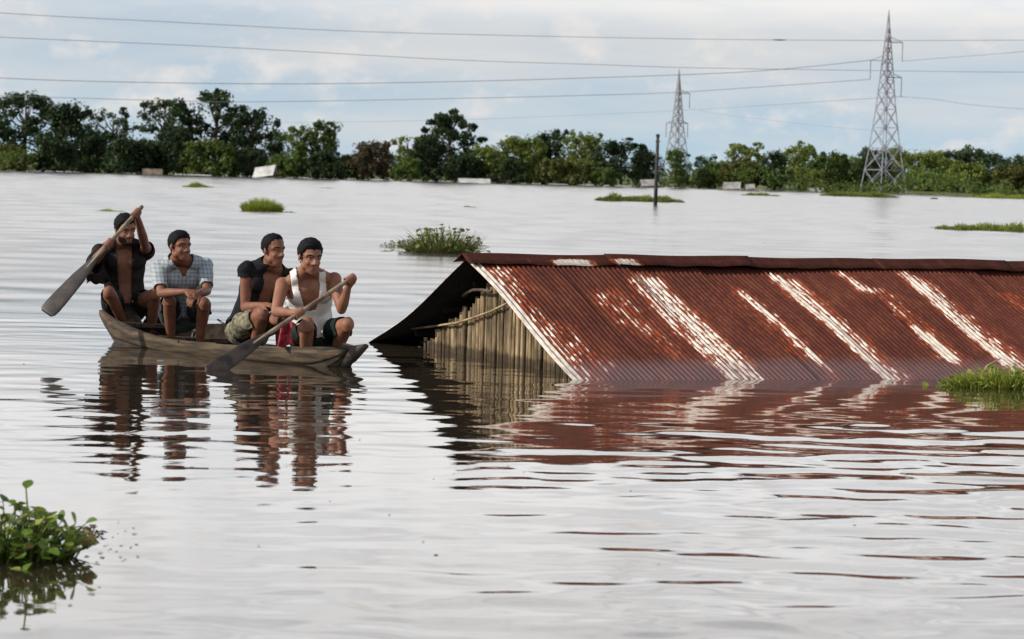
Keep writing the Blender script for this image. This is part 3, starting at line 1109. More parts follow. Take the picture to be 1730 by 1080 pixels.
class Person:
    def __init__(self, scale=1.0):
        self.s = scale
        self.mb = MB()
        self.bones = {}

    def bone(self, name, a, b, r):
        self.bones[name] = (Vector(a), Vector(b), r)

    def limb(self, name, pts, bone=True):
        """pts: list of (point, radius)"""
        for (a, ra), (b, rb) in zip(pts[:-1], pts[1:]):
            self.mb.capsule(a, ra * self.s * .93, b, rb * self.s * .93)

    def torso(self, hip, sh, lat_h, lat_s):
        s = self.s
        up = (sh - hip).normalized()
        self.hip, self.sh, self.up = hip, sh, up
        self.lat = (lat_s - up * lat_s.dot(up)).normalized()
        self.fwd = self.lat.cross(up).normalized()
        L = (sh - hip).length
        self.L = L
        latp = (lat_h - up * lat_h.dot(up)).normalized()
        rings = []
        prof = [(-0.22, .115, .085, 0), (-0.10, .155, .110, 0), (0.05, .162, .115, 0), (0.25, .140, .100, .006), (0.42, .135, .095, .010), (0.60, .150, .105, .012),
                (0.78, .162, .110, .010), (0.92, .160, .098, 0), (1.02, .125, .075, -.006), (1.10, .070, .060, -.006)]
        for f, rx, ry, off in prof:
            lat = latp.lerp(self.lat, min(1, max(0, f))).normalized()
            fw = lat.cross(up)
            bend = math.sin(min(1, max(0, f)) * math.pi) * -0.035
            rings.append((hip + up * (L * f) + fw * (off + bend) * s, lat, rx * s, fw, ry * s))
        self.mb.loft(rings, 28)
        # chest and shoulder masses
        for sg in (-1, 1):
            self.mb.ell(hip + up * (L * 0.80) + self.lat * (sg * .075 * s) + self.fwd * .058 * s, (self.lat, self.fwd, up), (.075 * s, .045 * s, .060 * s))
            self.mb.ell(hip + up * (L * 0.84) + self.lat * (sg * .085 * s) - self.fwd * .050 * s, (self.lat, self.fwd, up), (.075 * s, .045 * s, .085 * s))
        self.bone('torso', hip, sh, 0.15 * s)
        self.shR = sh - self.lat * .178 * s - up * .015
        self.shL = sh + self.lat * .178 * s - up * .015
        latp2 = latp
        self.hipR = hip - latp2 * .088 * s
        self.hipL = hip + latp2 * .088 * s

    def head(self, c, look, tilt=0.0, wide=1.0, jaw=1.0, nose=1.0):
        """c centre of head, look direction of the face"""
        s = self.s
        f = look.normalized()
        z = Vector((0, 0, 1))
        z = (z - f * z.dot(f)).normalized()
        x = f.cross(z) * -1
        x = z.cross(f) * -1
        x = f.cross(z)
        x = -x if x.dot(self.lat) < 0 else x
        if tilt:
            R = Matrix.Rotation(tilt, 3, f)
            x, z = R @ x, R @ z
        self.hx, self.hy, self.hz, self.hc = x, f, z, c
        P = lambda a, b, d: c + (x * (a * wide) + f * b + z * (d * (jaw if d < 0 else 1))) * s
        ax = (x, f, z)
        mb = self.mb
        S = lambda *r: tuple(k * s for k in r)
        mb.ell(P(0, -.012, .036), ax, S(.075, .094, .084))
        mb.ell(P(0, .022, -.030), ax, S(.060 * wide, .068, .088 * jaw))
        mb.ell(P(0, .050, -.078), ax, S(.040, .040, .036))
        mb.ell(P(0, .070, -.098), ax, S(.022, .020, .018))
        mb.capsule(P(-.020, .073, .027), .017 * s, P(.020, .073, .027), .017 * s)
        mb.capsule(P(-.020, .073, .027), .016 * s, P(-.050, .052, .022), .015 * s)
        mb.capsule(P(.020, .073, .027), .016 * s, P(.050, .052, .022), .015 * s)
        mb.capsule(P(0, .082, .012), .009 * s, P(0, .082 + .021 * nose, -.026), .0125 * nose * s)
        for sg in (-1, 1):
            mb.ell(P(sg * .014, .092, -.031), ax, S(.010, .011, .009))
            mb.ell(P(sg * .040, .052, -.030), ax, S(.016, .024, .022))
            mb.ell(P(sg * .050, .015, -.062), ax, S(.016, .030, .026))
            mb.ell(P(sg * .077, -.008, -.008), ax, S(.008, .017, .028))
        mb.capsule(P(-.012, .082, -.060), .009 * s, P(.012, .082, -.060), .009 * s)
        mb.capsule(P(-.010, .081, -.072), .010 * s, P(.010, .081, -.072), .010 * s)
        nb = self.sh + self.up * .02 * s - self.fwd * .008 * s
        mb.capsule(nb, .062 * s, P(0, -.018, -.055), .053 * s)
        mb.capsule(self.sh - self.lat * .115 * s, .050 * s, P(0, -.03, -.095), .046 * s)
        mb.capsule(self.sh + self.lat * .115 * s, .050 * s, P(0, -.03, -.095), .046 * s)
        self.bone('neck', self.sh + self.up * .04 * s, P(0, -.01, -.08), .06 * s)
        self.bone('head', P(0, 0, -.04), P(0, 0, .05), .085 * s)
        self.P = P

    def arm(self, side, elbow, wrist):
        s = self.s
        sh = self.shR if side == 'R' else self.shL
        self.mb.ell(sh + Vector((0, 0, -.005)), (self.lat, self.fwd, self.up), (.053 * s, .052 * s, .056 * s))
        m = sh.lerp(elbow, .42)
        self.limb('', [(sh, .052), (m, .049), (elbow, .037)])
        m2 = elbow.lerp(wrist, .30)
        self.limb('', [(elbow, .037), (m2, .041), (wrist, .026)])
        self.bone('uarm' + side, sh, elbow, .050 * s)
        self.bone('farm' + side, elbow, wrist, .036 * s)

    def leg(self, side, knee, ankle, toe):
        s = self.s
        h = self.hipR if side == 'R' else self.hipL
        m = h.lerp(knee, .40)
        self.limb('', [(h, .086), (m, .078), (knee, .052)])
        self.mb.ell(knee, (self.lat, self.fwd, Vector((0, 0, 1))), (.047 * s, .048 * s, .052 * s))
        back = (ankle - knee).normalized().cross(self.lat).normalized()
        if back.dot(self.fwd) > 0:
            back = -back
        c = knee.lerp(ankle, .30) + back * .014 * s
        self.limb('', [(knee, .048), (c, .056), (ankle, .034)])
        t = toe.normalized()
        self.limb('', [(ankle, .034), (ankle - t * .035 * s + Vector((0, 0, -.045 * s)), .030)])
        lat = t.cross(Vector((0, 0, 1))).normalized()
        b = ankle + t * .11 * s + Vector((0, 0, -.055 * s))
        self.mb.capsule(ankle + Vector((0, 0, -.030 * s)), .032 * s, b, .026 * s)
        for k in range(5):
            o = b + lat * ((k - 2) * .015 * s)
            self.mb.capsule(o, .012 * s, o + t * (.045 - .004 * abs(k - 1)) * s + Vector((0, 0, -.006)), .009 * s)
        self.bone('thigh' + side, h, knee, .075 * s)
        self.bone('shin' + side, knee, ankle, .045 * s)
        self.bone('foot' + side, ankle, b, .035 * s)

    def grip(self, c, axis, wrist, rs, flip=1):
        s = self.s
        a = axis.normalized()
        w = wrist - c
        w = (w - a * w.dot(a)).normalized()
        n = a.cross(w) * flip
        pc = c + w * (rs + .018 * s)
        self.mb.ell(pc, (a, w, n), (.042 * s, .020 * s, .030 * s))
        self.mb.capsule(wrist, .025 * s, pc, .026 * s)
        for k, o in enumerate((-.030, -.010, .010, .030)):
            R = rs + .0085 * s
            pts = []
            for q in range(6):
                ph = math.radians(25 + 45 * q * (1.0 if k < 3 else .92))
                pts.append(c + a * (o * s) + (w * math.cos(ph) + n * math.sin(ph)) * R)
            pts[0] = pts[0] + w * .008
            for i in range(5):
                self.mb.capsule(pts[i], (.0095 - .0005 * i) * s, pts[i + 1], (.0090 - .0005 * i) * s, 8)
        pts = [c + a * .034 * s + (w * math.cos(p) - n * math.sin(p)) * (rs + .010 * s) for p in (0.3, 1.0, 1.7, 2.3)]
        for i in range(3):
            self.mb.capsule(pts[i], (.0125 - .001 * i) * s, pts[i + 1], (.0115 - .001 * i) * s, 8)
        self.bone('hand%d' % len(self.bones), wrist, c, .035 * s)

    def rest_hand(self, wrist, d, palm, thumb_dir, curl=0.45):
        """relaxed hand: d pointing along the hand, palm direction, thumb side"""
        s = self.s
        d = d.normalized()
        p = (palm - d * palm.dot(d)).normalized()
        t = d.cross(p)
        if t.dot(thumb_dir) < 0:
            t = -t
        pc = wrist + d * .050 * s
        self.mb.capsule(wrist, .025 * s, wrist + d * .03 * s, .026 * s)
        self.mb.ell(pc, (d, t, p), (.052 * s, .040 * s, .018 * s))
        for k, o in enumerate((.030, .010, -.010, -.029)):
            L = (.070, .078, .072, .056)[k] * s
            q = wrist + d * .090 * s + t * (o * s)
            ang = 0.25
            rad = .0092 * s
            for seg in (.45, .32, .23):
                ang += curl
                q2 = q + (d * math.cos(ang) + p * math.sin(ang)) * (L * seg)
                self.mb.capsule(q, rad, q2, rad * .92, 8)
                q, rad = q2, rad * .92
        q = wrist + d * .030 * s + t * .030 * s
        q2 = q + (d * .7 + t * .65 + p * .25).normalized() * .034 * s
        q3 = q2 + (d * .9 + t * .15 + p * .35).normalized() * .030 * s
        self.mb.capsule(q, .0135 * s, q2, .0115 * s, 8)
        self.mb.capsule(q2, .0115 * s, q3, .0095 * s, 8)
        self.bone('hand%d' % len(self.bones), wrist, wrist + d * .12 * s, .035 * s)

    def finish(self, label, skin, voxel=0.0070):
        me = remeshed(self.mb, voxel, 4)
        o = link('person', me, M[skin])
        me.polygons.foreach_set('use_smooth', [True] * len(me.polygons))
        self.o = o
        tag(o, label, 'person', 'men in the boat')
        self.V, self.N, self.F = mesh_arrays(me)
        D, T = [], []
        self.names = list(self.bones)
        for n in self.names:
            a, b, r = self.bones[n]
            a, b = np.array(a), np.array(b)
            ab = b - a
            t = ((self.V - a) @ ab) / (ab @ ab)
            tc = np.clip(t, 0, 1)
            D.append(np.linalg.norm(self.V - a - tc[:, None] * ab, axis=1) / r)
            T.append(t)
        self.bi = np.argmin(np.array(D), axis=0)
        self.bt = np.array(T)
        d = self.V - np.array(self.hip)
        self.lx = d @ np.array(self.lat) / self.s
        self.ly = d @ np.array(self.fwd) / self.s
        self.lz = d @ np.array(self.up) / self.L
        h = self.V - np.array(self.hc)
        self.hl = np.stack([h @ np.array(self.hx), h @ np.array(self.hy), h @ np.array(self.hz)], -1) / self.s
        self.face()
        return self

    def isb(self, *names):
        return np.isin(self.bi, [self.names.index(n) for n in names if n in self.names])

    def t(self, name):
        return self.bt[self.names.index(name)]

    def cloth(self, name, mask, off, mat, fold=0.0, k=22, seed=1, parent=None, drop=None, thick=0.005):
        fm = mask[self.F].all(axis=1)
        F = self.F[fm]
        used = np.unique(F)
        re = -np.ones(len(self.V), dtype=np.int64)
        re[used] = np.arange(len(used))
        P = self.V[used].astype(np.float64)
        offv = off[used] if isinstance(off, np.ndarray) else np.full(len(used), off)
        w = wobble(P, k, seed)
        P = P + self.N[used] * (offv + fold * w)[:, None]
        if drop is not None:
            P = drop(P, used)
        me = fast_mesh(name, P, re[F], True)
        o = link(name, me, M[mat], parent or self.o)
        md = o.modifiers.new('thickness', 'SOLIDIFY')
        md.thickness = thick
        md.offset = -1
        sm = o.modifiers.new('soft', 'SMOOTH')
        sm.iterations = 3
        sm.factor = 0.4
        return o

    def hair(self, front=0.055, side=0.0, off=0.010, temple=0.0):
        x, y, z = self.hl[:, 0], self.hl[:, 1], self.hl[:, 2]
        line = np.where(y > 0.056, front, np.where(y > 0.014, side + (y - .014) / .042 * (front - side), np.maximum(-0.075, side - 0.075 * np.clip((-y - .020) / .03, 0, 1)) - 0.022 * (np.abs(y - .003) < .011)))
        line = line + 0.003 * np.sin(x * 130 + 1) + 0.002 * np.sin(x * 470) + 0.004 * np.sin(y * 300)
        mask = self.isb('head', 'neck') & (z > line) & ~((np.abs(x) > .078) & (z < .03) & (np.abs(y + .005) < .03))
        thick = off * np.clip((z - line) / 0.03, 0.25, 1.0)
        top = np.clip((z - .06) / .05, 0, 1) * np.clip((y + .02) / .08, 0, 1)
        thick = thick * (1 + 0.9 * top)
        return self.cloth('hair', mask, thick, 'hair', 0.0042, 210, 3, thick=0.004)

    def face(self):
        s, P = self.s, self.P
        ax = (self.hx, self.hy, self.hz)
        for sg in (-1, 1):
            mb = MB()
            mb.ell(P(sg * .031, .0645, .004), ax, (.0125 * s, .0115 * s, .0062 * s), 12, 8)
            e = mb.build('eye', M['eye_white'], self.o, True)
            mb = MB()
            mb.ell(P(sg * .032, .0735, .004), ax, (.0062 * s, .0042 * s, .0056 * s), 10, 6)
            mb.build('iris', M['iris'], e, True)
            mb = MB()
            mb.capsule(P(sg * .014, .0875, .026), .0042 * s, P(sg * .034, .0800, .031), .0050 * s, 8)
            mb.capsule(P(sg * .034, .0800, .031), .0050 * s, P(sg * .054, .0630, .025), .0030 * s, 8)
            mb.build('eyebrow', M['hair'], self.o, True)
        mb = MB()
        for sg in (-1, 1):
            mb.capsule(P(0, .0870, -.0600), .0046 * s, P(sg * .0150, .0815, -.0660), .0030 * s, 8)
            mb.capsule(P(0, .0865, -.0700), .0058 * s, P(sg * .0130, .0810, -.0680), .0034 * s, 8)
        mb.build('lips', M['lip'], self.o, True)


def dirv(yaw, down=0.0):
    """facing: yaw 0 is towards the camera, positive turns to picture right"""
    y = math.radians(yaw)
    d = math.radians(down)
    return Vector((math.sin(y) * math.cos(d), -math.cos(y) * math.cos(d), -math.sin(d)))


def latv(yaw):
    y = math.radians(yaw)
    return Vector((math.cos(y), math.sin(y), 0))


def paddle(name, label, top, tip, blade_from, bw, nrm):
    """one-piece canoe paddle"""
    ax = (tip - top).normalized()
    L = (tip - top).length
    root = empty(name, tip)
    tag(root, label, 'paddle', 'paddles')
    n = (nrm - ax * nrm.dot(ax)).normalized()
    w = ax.cross(n)
    mb = MB()
    mb.tube([top, top + ax * .02, top + ax * L * .3, top + ax * L * blade_from, top + ax * L * (blade_from + .12)], [.013, .0165, .0165, .0165, .013], 10)
    mb.build('shaft', M['shaft_wood'], root, True)
    mb = MB()
    prof = [(-0.02, .016, .013), (.06, .024, .013), (.18, .042, .011), (.40, .062, .009), (.70, .074, .008), (.88, .078, .007), (.96, .072, .006), (1.0, .050, .005)]
    b0 = L * blade_from
    rings = [(top + ax * (b0 + (L - b0) * f), w, hw * bw, n, th) for f, hw, th in prof]
    mb.loft(rings, 16)
    mb.build('blade', M['paddle_wood'], root, True)
    return top, ax


def build_people():
    # ---------------- man in the white vest paddling at the bow
    p_top, p_tip = at(600, 466, 21.30), gp(352, 632, -0.03)
    top4, ax4 = paddle('paddle', 'dark wooden paddle dipped in the water by the man in white', p_top, p_tip, 0.58, 0.84, Vector((0.2, -0.8, 0.55)))
    m = Person(1.06)
    hip = on_boat(530, 568, 0.05)
    sh = joint(521, 473, hip, 0.465, -1)
    m.torso(hip, sh, latv(25), latv(8))
    hc = joint(524, 434, m.sh, 0.215, -1)
    m.head(hc, dirv(28, 12), 0.0, 1.0, 0.97, 1.05)
    L = (p_tip - p_top).length

    def on_shaft(px):
        best = min((i / 400 for i in range(401)), key=lambda q: abs(proj_x(p_top.lerp(p_tip, q)) - px))
        return p_top.lerp(p_tip, best)
    gl, gr = on_shaft(592), on_shaft(505)
    eL = joint(577, 523, m.shL, 0.285, -1)
    wL = gl + (eL - gl).normalized() * 0.07
    m.arm('L', eL, wL)
    m.grip(gl, ax4, wL, .0165, 1)
    eR = joint(466, 527, m.shR, 0.285, -1)
    wR = gr + (eR - gr).normalized() * 0.075
    m.arm('R', eR, wR)
    m.grip(gr, ax4, wR, .0165, -1)
    kL = joint(587, 549, m.hipL, 0.43, -1)
    aL = joint(562, 606, kL, 0.40, 1)
    m.leg('L', kL, aL, dirv(40))
    kR = joint(519, 549, m.hipR, 0.44, -1)
    aR = joint(516, 612, kR, 0.40, 1)
    m.leg('R', kR, aR, dirv(20))
    m.finish('man in white sleeveless vest and dark shorts paddling at the bow', 'skin_a')
    m.hair(.062, .005, .012)
    lx, ly, lz = m.lx, m.ly, m.lz
    neck = np.where(ly > 0, 0.60 + 3.2 * np.abs(lx) ** 1.25 * 2.6, 0.92)
    strap = (np.abs(lx) > .040) & (np.abs(lx) < .118)
    body = m.isb('torso', 'neck') & (lz > -.06) & (np.abs(lx) < .170 - .050 * np.clip((lz - .60) / .35, 0, 1))
    front = (ly > 0) & (lz > 0.56) & (np.abs(lx) < .018 + .050 * np.sqrt(np.clip((lz - 0.56) / 0.42, 0, 1)))
    back = (ly <= 0) & (lz > 0.80) & (np.abs(lx) < .05)
    vest = body & ~front & ~back & (lz < 1.40) & (m.hl[:, 2] < -.105) & ((lz < .80) | strap)
    m.cloth('vest', vest, 0.010, 'white_cloth', 0.0045, 34, 5)
    sh_mask = (m.isb('torso') & (lz < 0.10)) | (m.isb('thighL') & (m.t('thighL') < .80)) | (m.isb('thighR') & (m.t('thighR') < .74))
    m.cloth('shorts', sh_mask, 0.016, 'green_cloth', 0.005, 22, 6)

    # ---------------- man in open black vest
    m = Person(1.03)
    hip = on_boat(420, 556, 0.02)
    sh = joint(454, 459, hip, 0.48, -1)
    m.torso(hip, sh, latv(45), latv(28))
    hc = joint(462, 423, m.sh, 0.215, -1)
    m.head(hc, dirv(46, 4), 0.0, 0.95, 1.08, 1.12)
    eR = joint(414, 520, m.shR, 0.285, -1)
    wR = joint(448, 516, eR, 0.25, -1)
    m.arm('R', eR, wR)
    m.rest_hand(wR, (wR - eR) + Vector((0.02, 0, -.03)), Vector((0, 0.2, -1)), Vector((0.2, -1, 0)))
    eL = joint(497, 522, m.shL, 0.285, -1)
    wL = joint(474, 530, eL, 0.24, -1)
    m.arm('L', eL, wL)
    m.rest_hand(wL, (wL - eL), Vector((0, 0.2, -1)), Vector((-0.2, -1, 0)))
    kR = joint(444, 531, m.hipR, 0.43, -1)
    aR = joint(428, 596, kR, 0.40, 1)
    m.leg('R', kR, aR, dirv(40))
    kL = joint(478, 536, m.hipL, 0.43, -1)
    aL = joint(474, 600, kL, 0.40, 1)
    m.leg('L', kL, aL, dirv(40))
    m.finish('man in open black sleeveless shirt resting his arms on his knees', 'skin_b')
    m.hair(.084, .012, .005)
    lx, ly, lz = m.lx, m.ly, m.lz
    opening = (ly > 0.0) & (np.abs(lx + .0) < .025 + .042 * np.clip((lz - .1) / .9, 0, 1)) & (lz < 1.3)
    body = (m.isb('torso') & (lz > -.18) & (lz < 1.4)) | (m.isb('neck') & (m.hl[:, 2] < -.098)) | (m.isb('uarmR') & (m.t('uarmR') < .22)) | (m.isb('uarmL') & (m.t('uarmL') < .25))

    def drop(P, used):
        # the tail hangs free behind the seat
        k = np.clip((0.35 - lz[used]) / 0.5, 0, 1) * np.clip((-ly[used] - 0.0) / 0.08, 0, 1)
        P = P - np.array(m.fwd)[None] * (k * 0.09)[:, None]
        P[:, 2] -= k * 0.05
        return P
    m.cloth('open_shirt', body & ~opening, 0.016, 'black_cloth', 0.008, 26, 8, drop=drop)
    sh_mask = (m.isb('torso') & (lz < 0.08)) | (m.isb('thighL') & (m.t('thighL') < .78)) | (m.isb('thighR') & (m.t('thighR') < .78))
    m.cloth('shorts', sh_mask, 0.020, 'camo_cloth', 0.009, 28, 9)

    # ---------------- man in checked shirt
    m = Person(1.0)
    hip = on_boat(307, 530, 0.02)
    sh = joint(308, 448, hip, 0.46, -1)
    m.torso(hip, sh, latv(18), latv(15))
    hc = joint(304, 417, m.sh, 0.215, -1)
    m.head(hc, dirv(44, 2), 0.0, 1.04, 0.94, 0.95)
    hands = joint(326, 492, m.sh, 0.42, -1)
    eR = joint(272, 496, m.shR, 0.28, -1)
    wR = joint(312, 493, eR, 0.25, -1)
    m.arm('R', eR, wR)
    eL = joint(350, 492, m.shL, 0.28, -1)
    wL = joint(337, 495, eL, 0.23, -1)
    m.arm('L', eL, wL)
    m.rest_hand(wR, Vector((1, -.25, -.05)), Vector((0, 0.5, -1)), Vector((0, -1, .6)), .55)
    m.rest_hand(wL, Vector((-.55, -.5, -.45)), Vector((-.2, 0.5, -1)), Vector((0, -1, .6)), .55)
    kR = joint(286, 506, m.hipR, 0.42, -1)
    aR = joint(289, 574, kR, 0.39, 1)
    m.leg('R', kR, aR, dirv(10))
    kL = joint(345, 514, m.hipL, 0.42, -1)
    aL = joint(337, 582, kL, 0.39, 1)
    m.leg('L', kL, aL, dirv(35))
    m.finish('man in pale blue checked shirt with clasped hands on his knees', 'skin_b')
    m.hair(.064, .004, .010)
    lx, ly, lz = m.lx, m.ly, m.lz
    vneck = (ly > 0) & (lz > .92) & (np.abs(lx) < .006 + .22 * np.clip(lz - .92, 0, 1))
    body = (m.isb('torso') & (lz > .08) & (lz < 1.4)) | (m.isb('neck') & (m.hl[:, 2] < -.098)) | (m.isb('uarmR') & (m.t('uarmR') < .80)) | (m.isb('uarmL') & (m.t('uarmL') < .80))
    shirt = m.cloth('checked_shirt', body & ~vneck, 0.0165, 'check_cloth', 0.006, 26, 12)
    collar = m.isb('neck', 'torso') & (lz > 1.06) & (lz < 1.21) & ~vneck
    m.cloth('collar', collar, 0.020, 'check_cloth', 0.0, 20, 13, parent=shirt)
    sh_mask = (m.isb('torso') & (lz < 0.08)) | (m.isb('thighL') & (m.t('thighL') < .82)) | (m.isb('thighR') & (m.t('thighR') < .80))
    m.cloth('shorts', sh_mask, 0.018, 'navy_cloth', 0.005, 22, 14)

    # ---------------- man standing his paddle at the stern
    q_top, q_tip = at(241, 348, 23.05), at(78, 530, 22.75)
    topq, axq = paddle('paddle', 'grey wooden paddle raised across the face of the stern paddler', q_top, q_tip, 0.46, 1.05, Vector((-.35, -0.85, 0.35)))
    m = Person(1.03)
    hip = on_boat(212, 518, 0.03)
    sh = joint(208, 421, hip, 0.47, -1)
    m.torso(hip, sh, latv(20), latv(12))
    hc = joint(212, 388, m.sh, 0.215, -1)
    m.head(hc, dirv(30, 14), 0.10, 0.97, 1.06, 1.0)

    def on_q(px):
        best = min((i / 400 for i in range(401)), key=lambda q: abs(proj_x(q_top.lerp(q_tip, q)) - px))
        return q_top.lerp(q_tip, best)
    gl, gr = on_q(230), on_q(184)
    eL = joint(245, 414, m.shL, 0.285, -1)
    wL = gl + (eL - gl).normalized() * 0.075
    m.arm('L', eL, wL)
    m.grip(gl, axq, wL, .0165, 1)
    eR = joint(156, 446, m.shR, 0.285, -1)
    wR = gr + (eR - gr).normalized() * 0.075
    m.arm('R', eR, wR)
    m.grip(gr, axq, wR, .0165, -1)
    kR = joint(184, 494, m.hipR, 0.42, -1)
    aR = joint(210, 548, kR, 0.39, 1)
    m.leg('R', kR, aR, dirv(15))
    kL = joint(262, 497, m.hipL, 0.42, -1)
    aL = joint(256, 556, kL, 0.39, 1)
    m.leg('L', kL, aL, dirv(45))
    m.finish('man in loose dark open shirt paddling from the stern', 'skin_b')
    m.hair(.060, .002, .011)
    hx_, hy_, hz_ = m.hl[:, 0], m.hl[:, 1], m.hl[:, 2]
    jawline = m.isb('head', 'neck') & (hz_ > -.128) & (hz_ < -.052 + .55 * np.clip(np.abs(hx_) - .025, 0, .04)) & (hy_ > .010) & ~((hz_ > -.080) & (np.abs(hx_) < .022))
    m.cloth('beard', jawline, 0.0035, 'hair', 0.0012, 230, 4, thick=0.002)
    lx, ly, lz = m.lx, m.ly, m.lz
    opening = (ly > 0.0) & (np.abs(lx) < .038 + .018 * np.clip((lz - .1) / .9, 0, 1))
    body = (m.isb('torso') & (lz > .0) & (lz < 1.4)) | (m.isb('neck') & (m.hl[:, 2] < -.098)) | (m.isb('uarmL') & (m.t('uarmL') < .35)) | (m.isb('uarmR') & (m.t('uarmR') < 1.05)) | (m.isb('farmR') & (m.t('farmR') < .25))

    def drop1(P, used):
        # wide sleeve and shirt side hang down from the raised right arm
        arm = np.isin(m.bi[used], [m.names.index('uarmR'), m.names.index('farmR')])
        a, b, r = m.bones['uarmR']
        c = np.array(a.lerp(b, 0.5))
        low = np.clip((-(m.N[used][:, 2]) + 0.25), 0, 1)
        t = np.clip(m.t('uarmR')[used], 0, 1.1)
        P[:, 2] -= arm * low * (0.02 + 0.03 * t)
        return P
    shirt = m.cloth('open_shirt', body & ~opening, 0.018, 'brown_cloth', 0.008, 26, 21, drop=drop1)
    # the wide sleeve hangs as a flap from the raised right arm to the flank
    top0, top1 = m.shR + Vector((0, -.02, .02)), eR.lerp(wR, .18) + Vector((-.03, 0, -.01))
    dep = (m.shR - EYE).dot(FW)
    bot0, bot1 = at(193, 476, dep + .02), at(146, 477, (eR - EYE).dot(FW) + .01)
    V, F = [], []
    nu, nv = 22, 14
    for lay in (-1, 1):
        for i in range(nu + 1):
            for j in range(nv + 1):
                u, v = i / nu, j / nv
                p = top0.lerp(top1, u).lerp(bot0.lerp(bot1, u), v)
                p = p + Vector((0, 1, 0)) * (lay * .035 * math.sin(math.pi * min(1, .25 + v * .7)) * (.6 + .4 * u) + .016 * math.sin(u * 15 + v * 3 + lay) * v) + Vector((0, 0, .018 * math.sin(u * 9 + lay) * v))
                V.append(p)
        o_ = 0 if lay < 0 else (nu + 1) * (nv + 1)
        for i in range(nu):
            for j in range(nv):
                a = o_ + i * (nv + 1) + j
                F.append((a, a + 1, a + nv + 2, a + nv + 1))
    fl = link('sleeve', mesh('sleeve', V, F, True), M['brown_cloth'], shirt)
    md = fl.modifiers.new('thickness', 'SOLIDIFY')
    md.thickness = .005
    sh_mask = (m.isb('torso') & (lz < 0.10)) | (m.isb('thighL') & (m.t('thighL') < .55)) | (m.isb('thighR') & (m.t('thighR') < .80))
    m.cloth('shorts', sh_mask, 0.018, 'green_cloth', 0.005, 22, 22)

    # ---------------- folded red cloth hanging beside the bow paddler
    c0 = on_boat(487, 545, -0.22)
    rng = random.Random(2)
    V, F = [], []
    nx, nz = 10, 14
    ex = Vector((0.95, 0.3, 0))
    for i in range(nx + 1):
        for j in range(nz + 1):
            u, v = i / nx, j / nz
            fold = 0.018 * math.sin(u * 9 + v * 2) * (0.4 + v)
            wdt = 0.10 + 0.05 * v
            V.append(c0 + ex * ((u - .5) * wdt) + Vector((0, -1, 0)) * fold + Vector((0, 0, -v * .17 - 0.012 * math.sin(u * 7))))
    for i in range(nx):
        for j in range(nz):
            a = i * (nz + 1) + j
            F.append((a, a + nz + 1, a + nz + 2, a + 1))
    o = link('red_cloth', mesh('red_cloth', V, F, True), M['red_cloth'])
    md = o.modifiers.new('thickness', 'SOLIDIFY')
    md.thickness = 0.008
    tag(o, 'small red and pink cloth hanging beside the knee of the man in white', 'cloth')


def proj_x(p):
    d = p - EYE
    return 865 + FOC * d.dot(RT) / d.dot(FW)


build_people()


# ------------------------------------------------------------------ plants on the water
def leaf_mesh(name, w=1.0, droop=0.15, cup=0.12):
    """spoon shaped leaf one unit long, base at the origin, along +y, facing +z"""
    prof = [(0.0, .05), (.12, .22), (.30, .42), (.50, .50), (.70, .46), (.88, .28), (1.0, .03)]
    V, F = [], []
    for y, hw in prof:
        z = -droop * y * y
        V += [(-hw * w, y, z + cup * hw), (0, y, z), (hw * w, y, z + cup * hw)]
    for i in range(len(prof) - 1):
        F += [(i * 3, i * 3 + 1, i * 3 + 4, i * 3 + 3), (i * 3 + 1, i * 3 + 2, i * 3 + 5, i * 3 + 4)]
    return mesh(name, V, F, True)


LEAVES = {}


def leaf_kind(matname, k):
    key = (matname, k)
    if key not in LEAVES:
        me = leaf_mesh('leaf', (0.95, 0.75, 0.6)[k], (0.1, 0.35, 0.6)[k], (0.15, 0.3, 0.1)[k])
        me.materials.append(M[matname])
        LEAVES[key] = me
    return LEAVES[key]


def hyacinth(name, label, c, rx, ry, h, n, size, seed, group, mats=('hyacinth', 'hyacinth', 'hyacinth_old'), ragged=0.12):
    """floating clump: each leaf its own object on a stalk"""
    rng = random.Random(seed)
    root = empty(name, c)
    tag(root, label, 'plant', group)
    st = MB()
    for i in range(n):
        a = rng.uniform(0, 2 * math.pi)
        r = math.sqrt(rng.random())
        if rng.random() < ragged:
            r *= rng.uniform(1.1, 1.7)
        b = c + Vector((math.cos(a) * rx * r, math.sin(a) * ry * r, -0.01))
        hh = h * max(0.08, 1.08 - r * r * 0.75) * rng.uniform(0.35, 1.0)
        out = Vector((math.cos(a), math.sin(a), 0)) * (min(r, 1.1) * h * 0.55) + Vector((rng.gauss(0, .2), rng.gauss(0, .2), 0)) * h
        top = b + out * 0.6 + Vector((0, 0, hh))
        mid = b.lerp(top, 0.5) - out * 0.12 + Vector((0, 0, hh * .12))
        st.tube([b, mid, top], [size * .09, size * .075, size * .045], 5)
        d = (top - mid).normalized()
        yaw = rng.uniform(0, 2 * math.pi)
        dirn = (d * rng.uniform(.2, 1.0) + Vector((math.cos(yaw), math.sin(yaw), rng.uniform(-.3, .5)))).normalized()
        z = Vector((rng.gauss(0, .4), rng.gauss(0, .4), 1))
        x = dirn.cross(z).normalized()
        z = x.cross(dirn)
        sz = size * rng.uniform(.65, 1.25)
        mt = mats[min(len(mats) - 1, int(rng.random() ** 1.3 * len(mats)))]
        o = bpy.data.objects.new('leaf', leaf_kind(mt, rng.choice((0, 0, 1, 2))))
        COL.objects.link(o)
        o.parent = root
        mw = Matrix(((x.x, dirn.x, z.x, top.x), (x.y, dirn.y, z.y, top.y), (x.z, dirn.z, z.z, top.z), (0, 0, 0, 1))) @ Matrix.Scale(sz, 4)
        o.matrix_parent_inverse = Matrix.Translation(-c)
        o.matrix_basis = mw
    tag(st.build('stalks', M[mats[0]], root, True), kind='stuff')
    return root


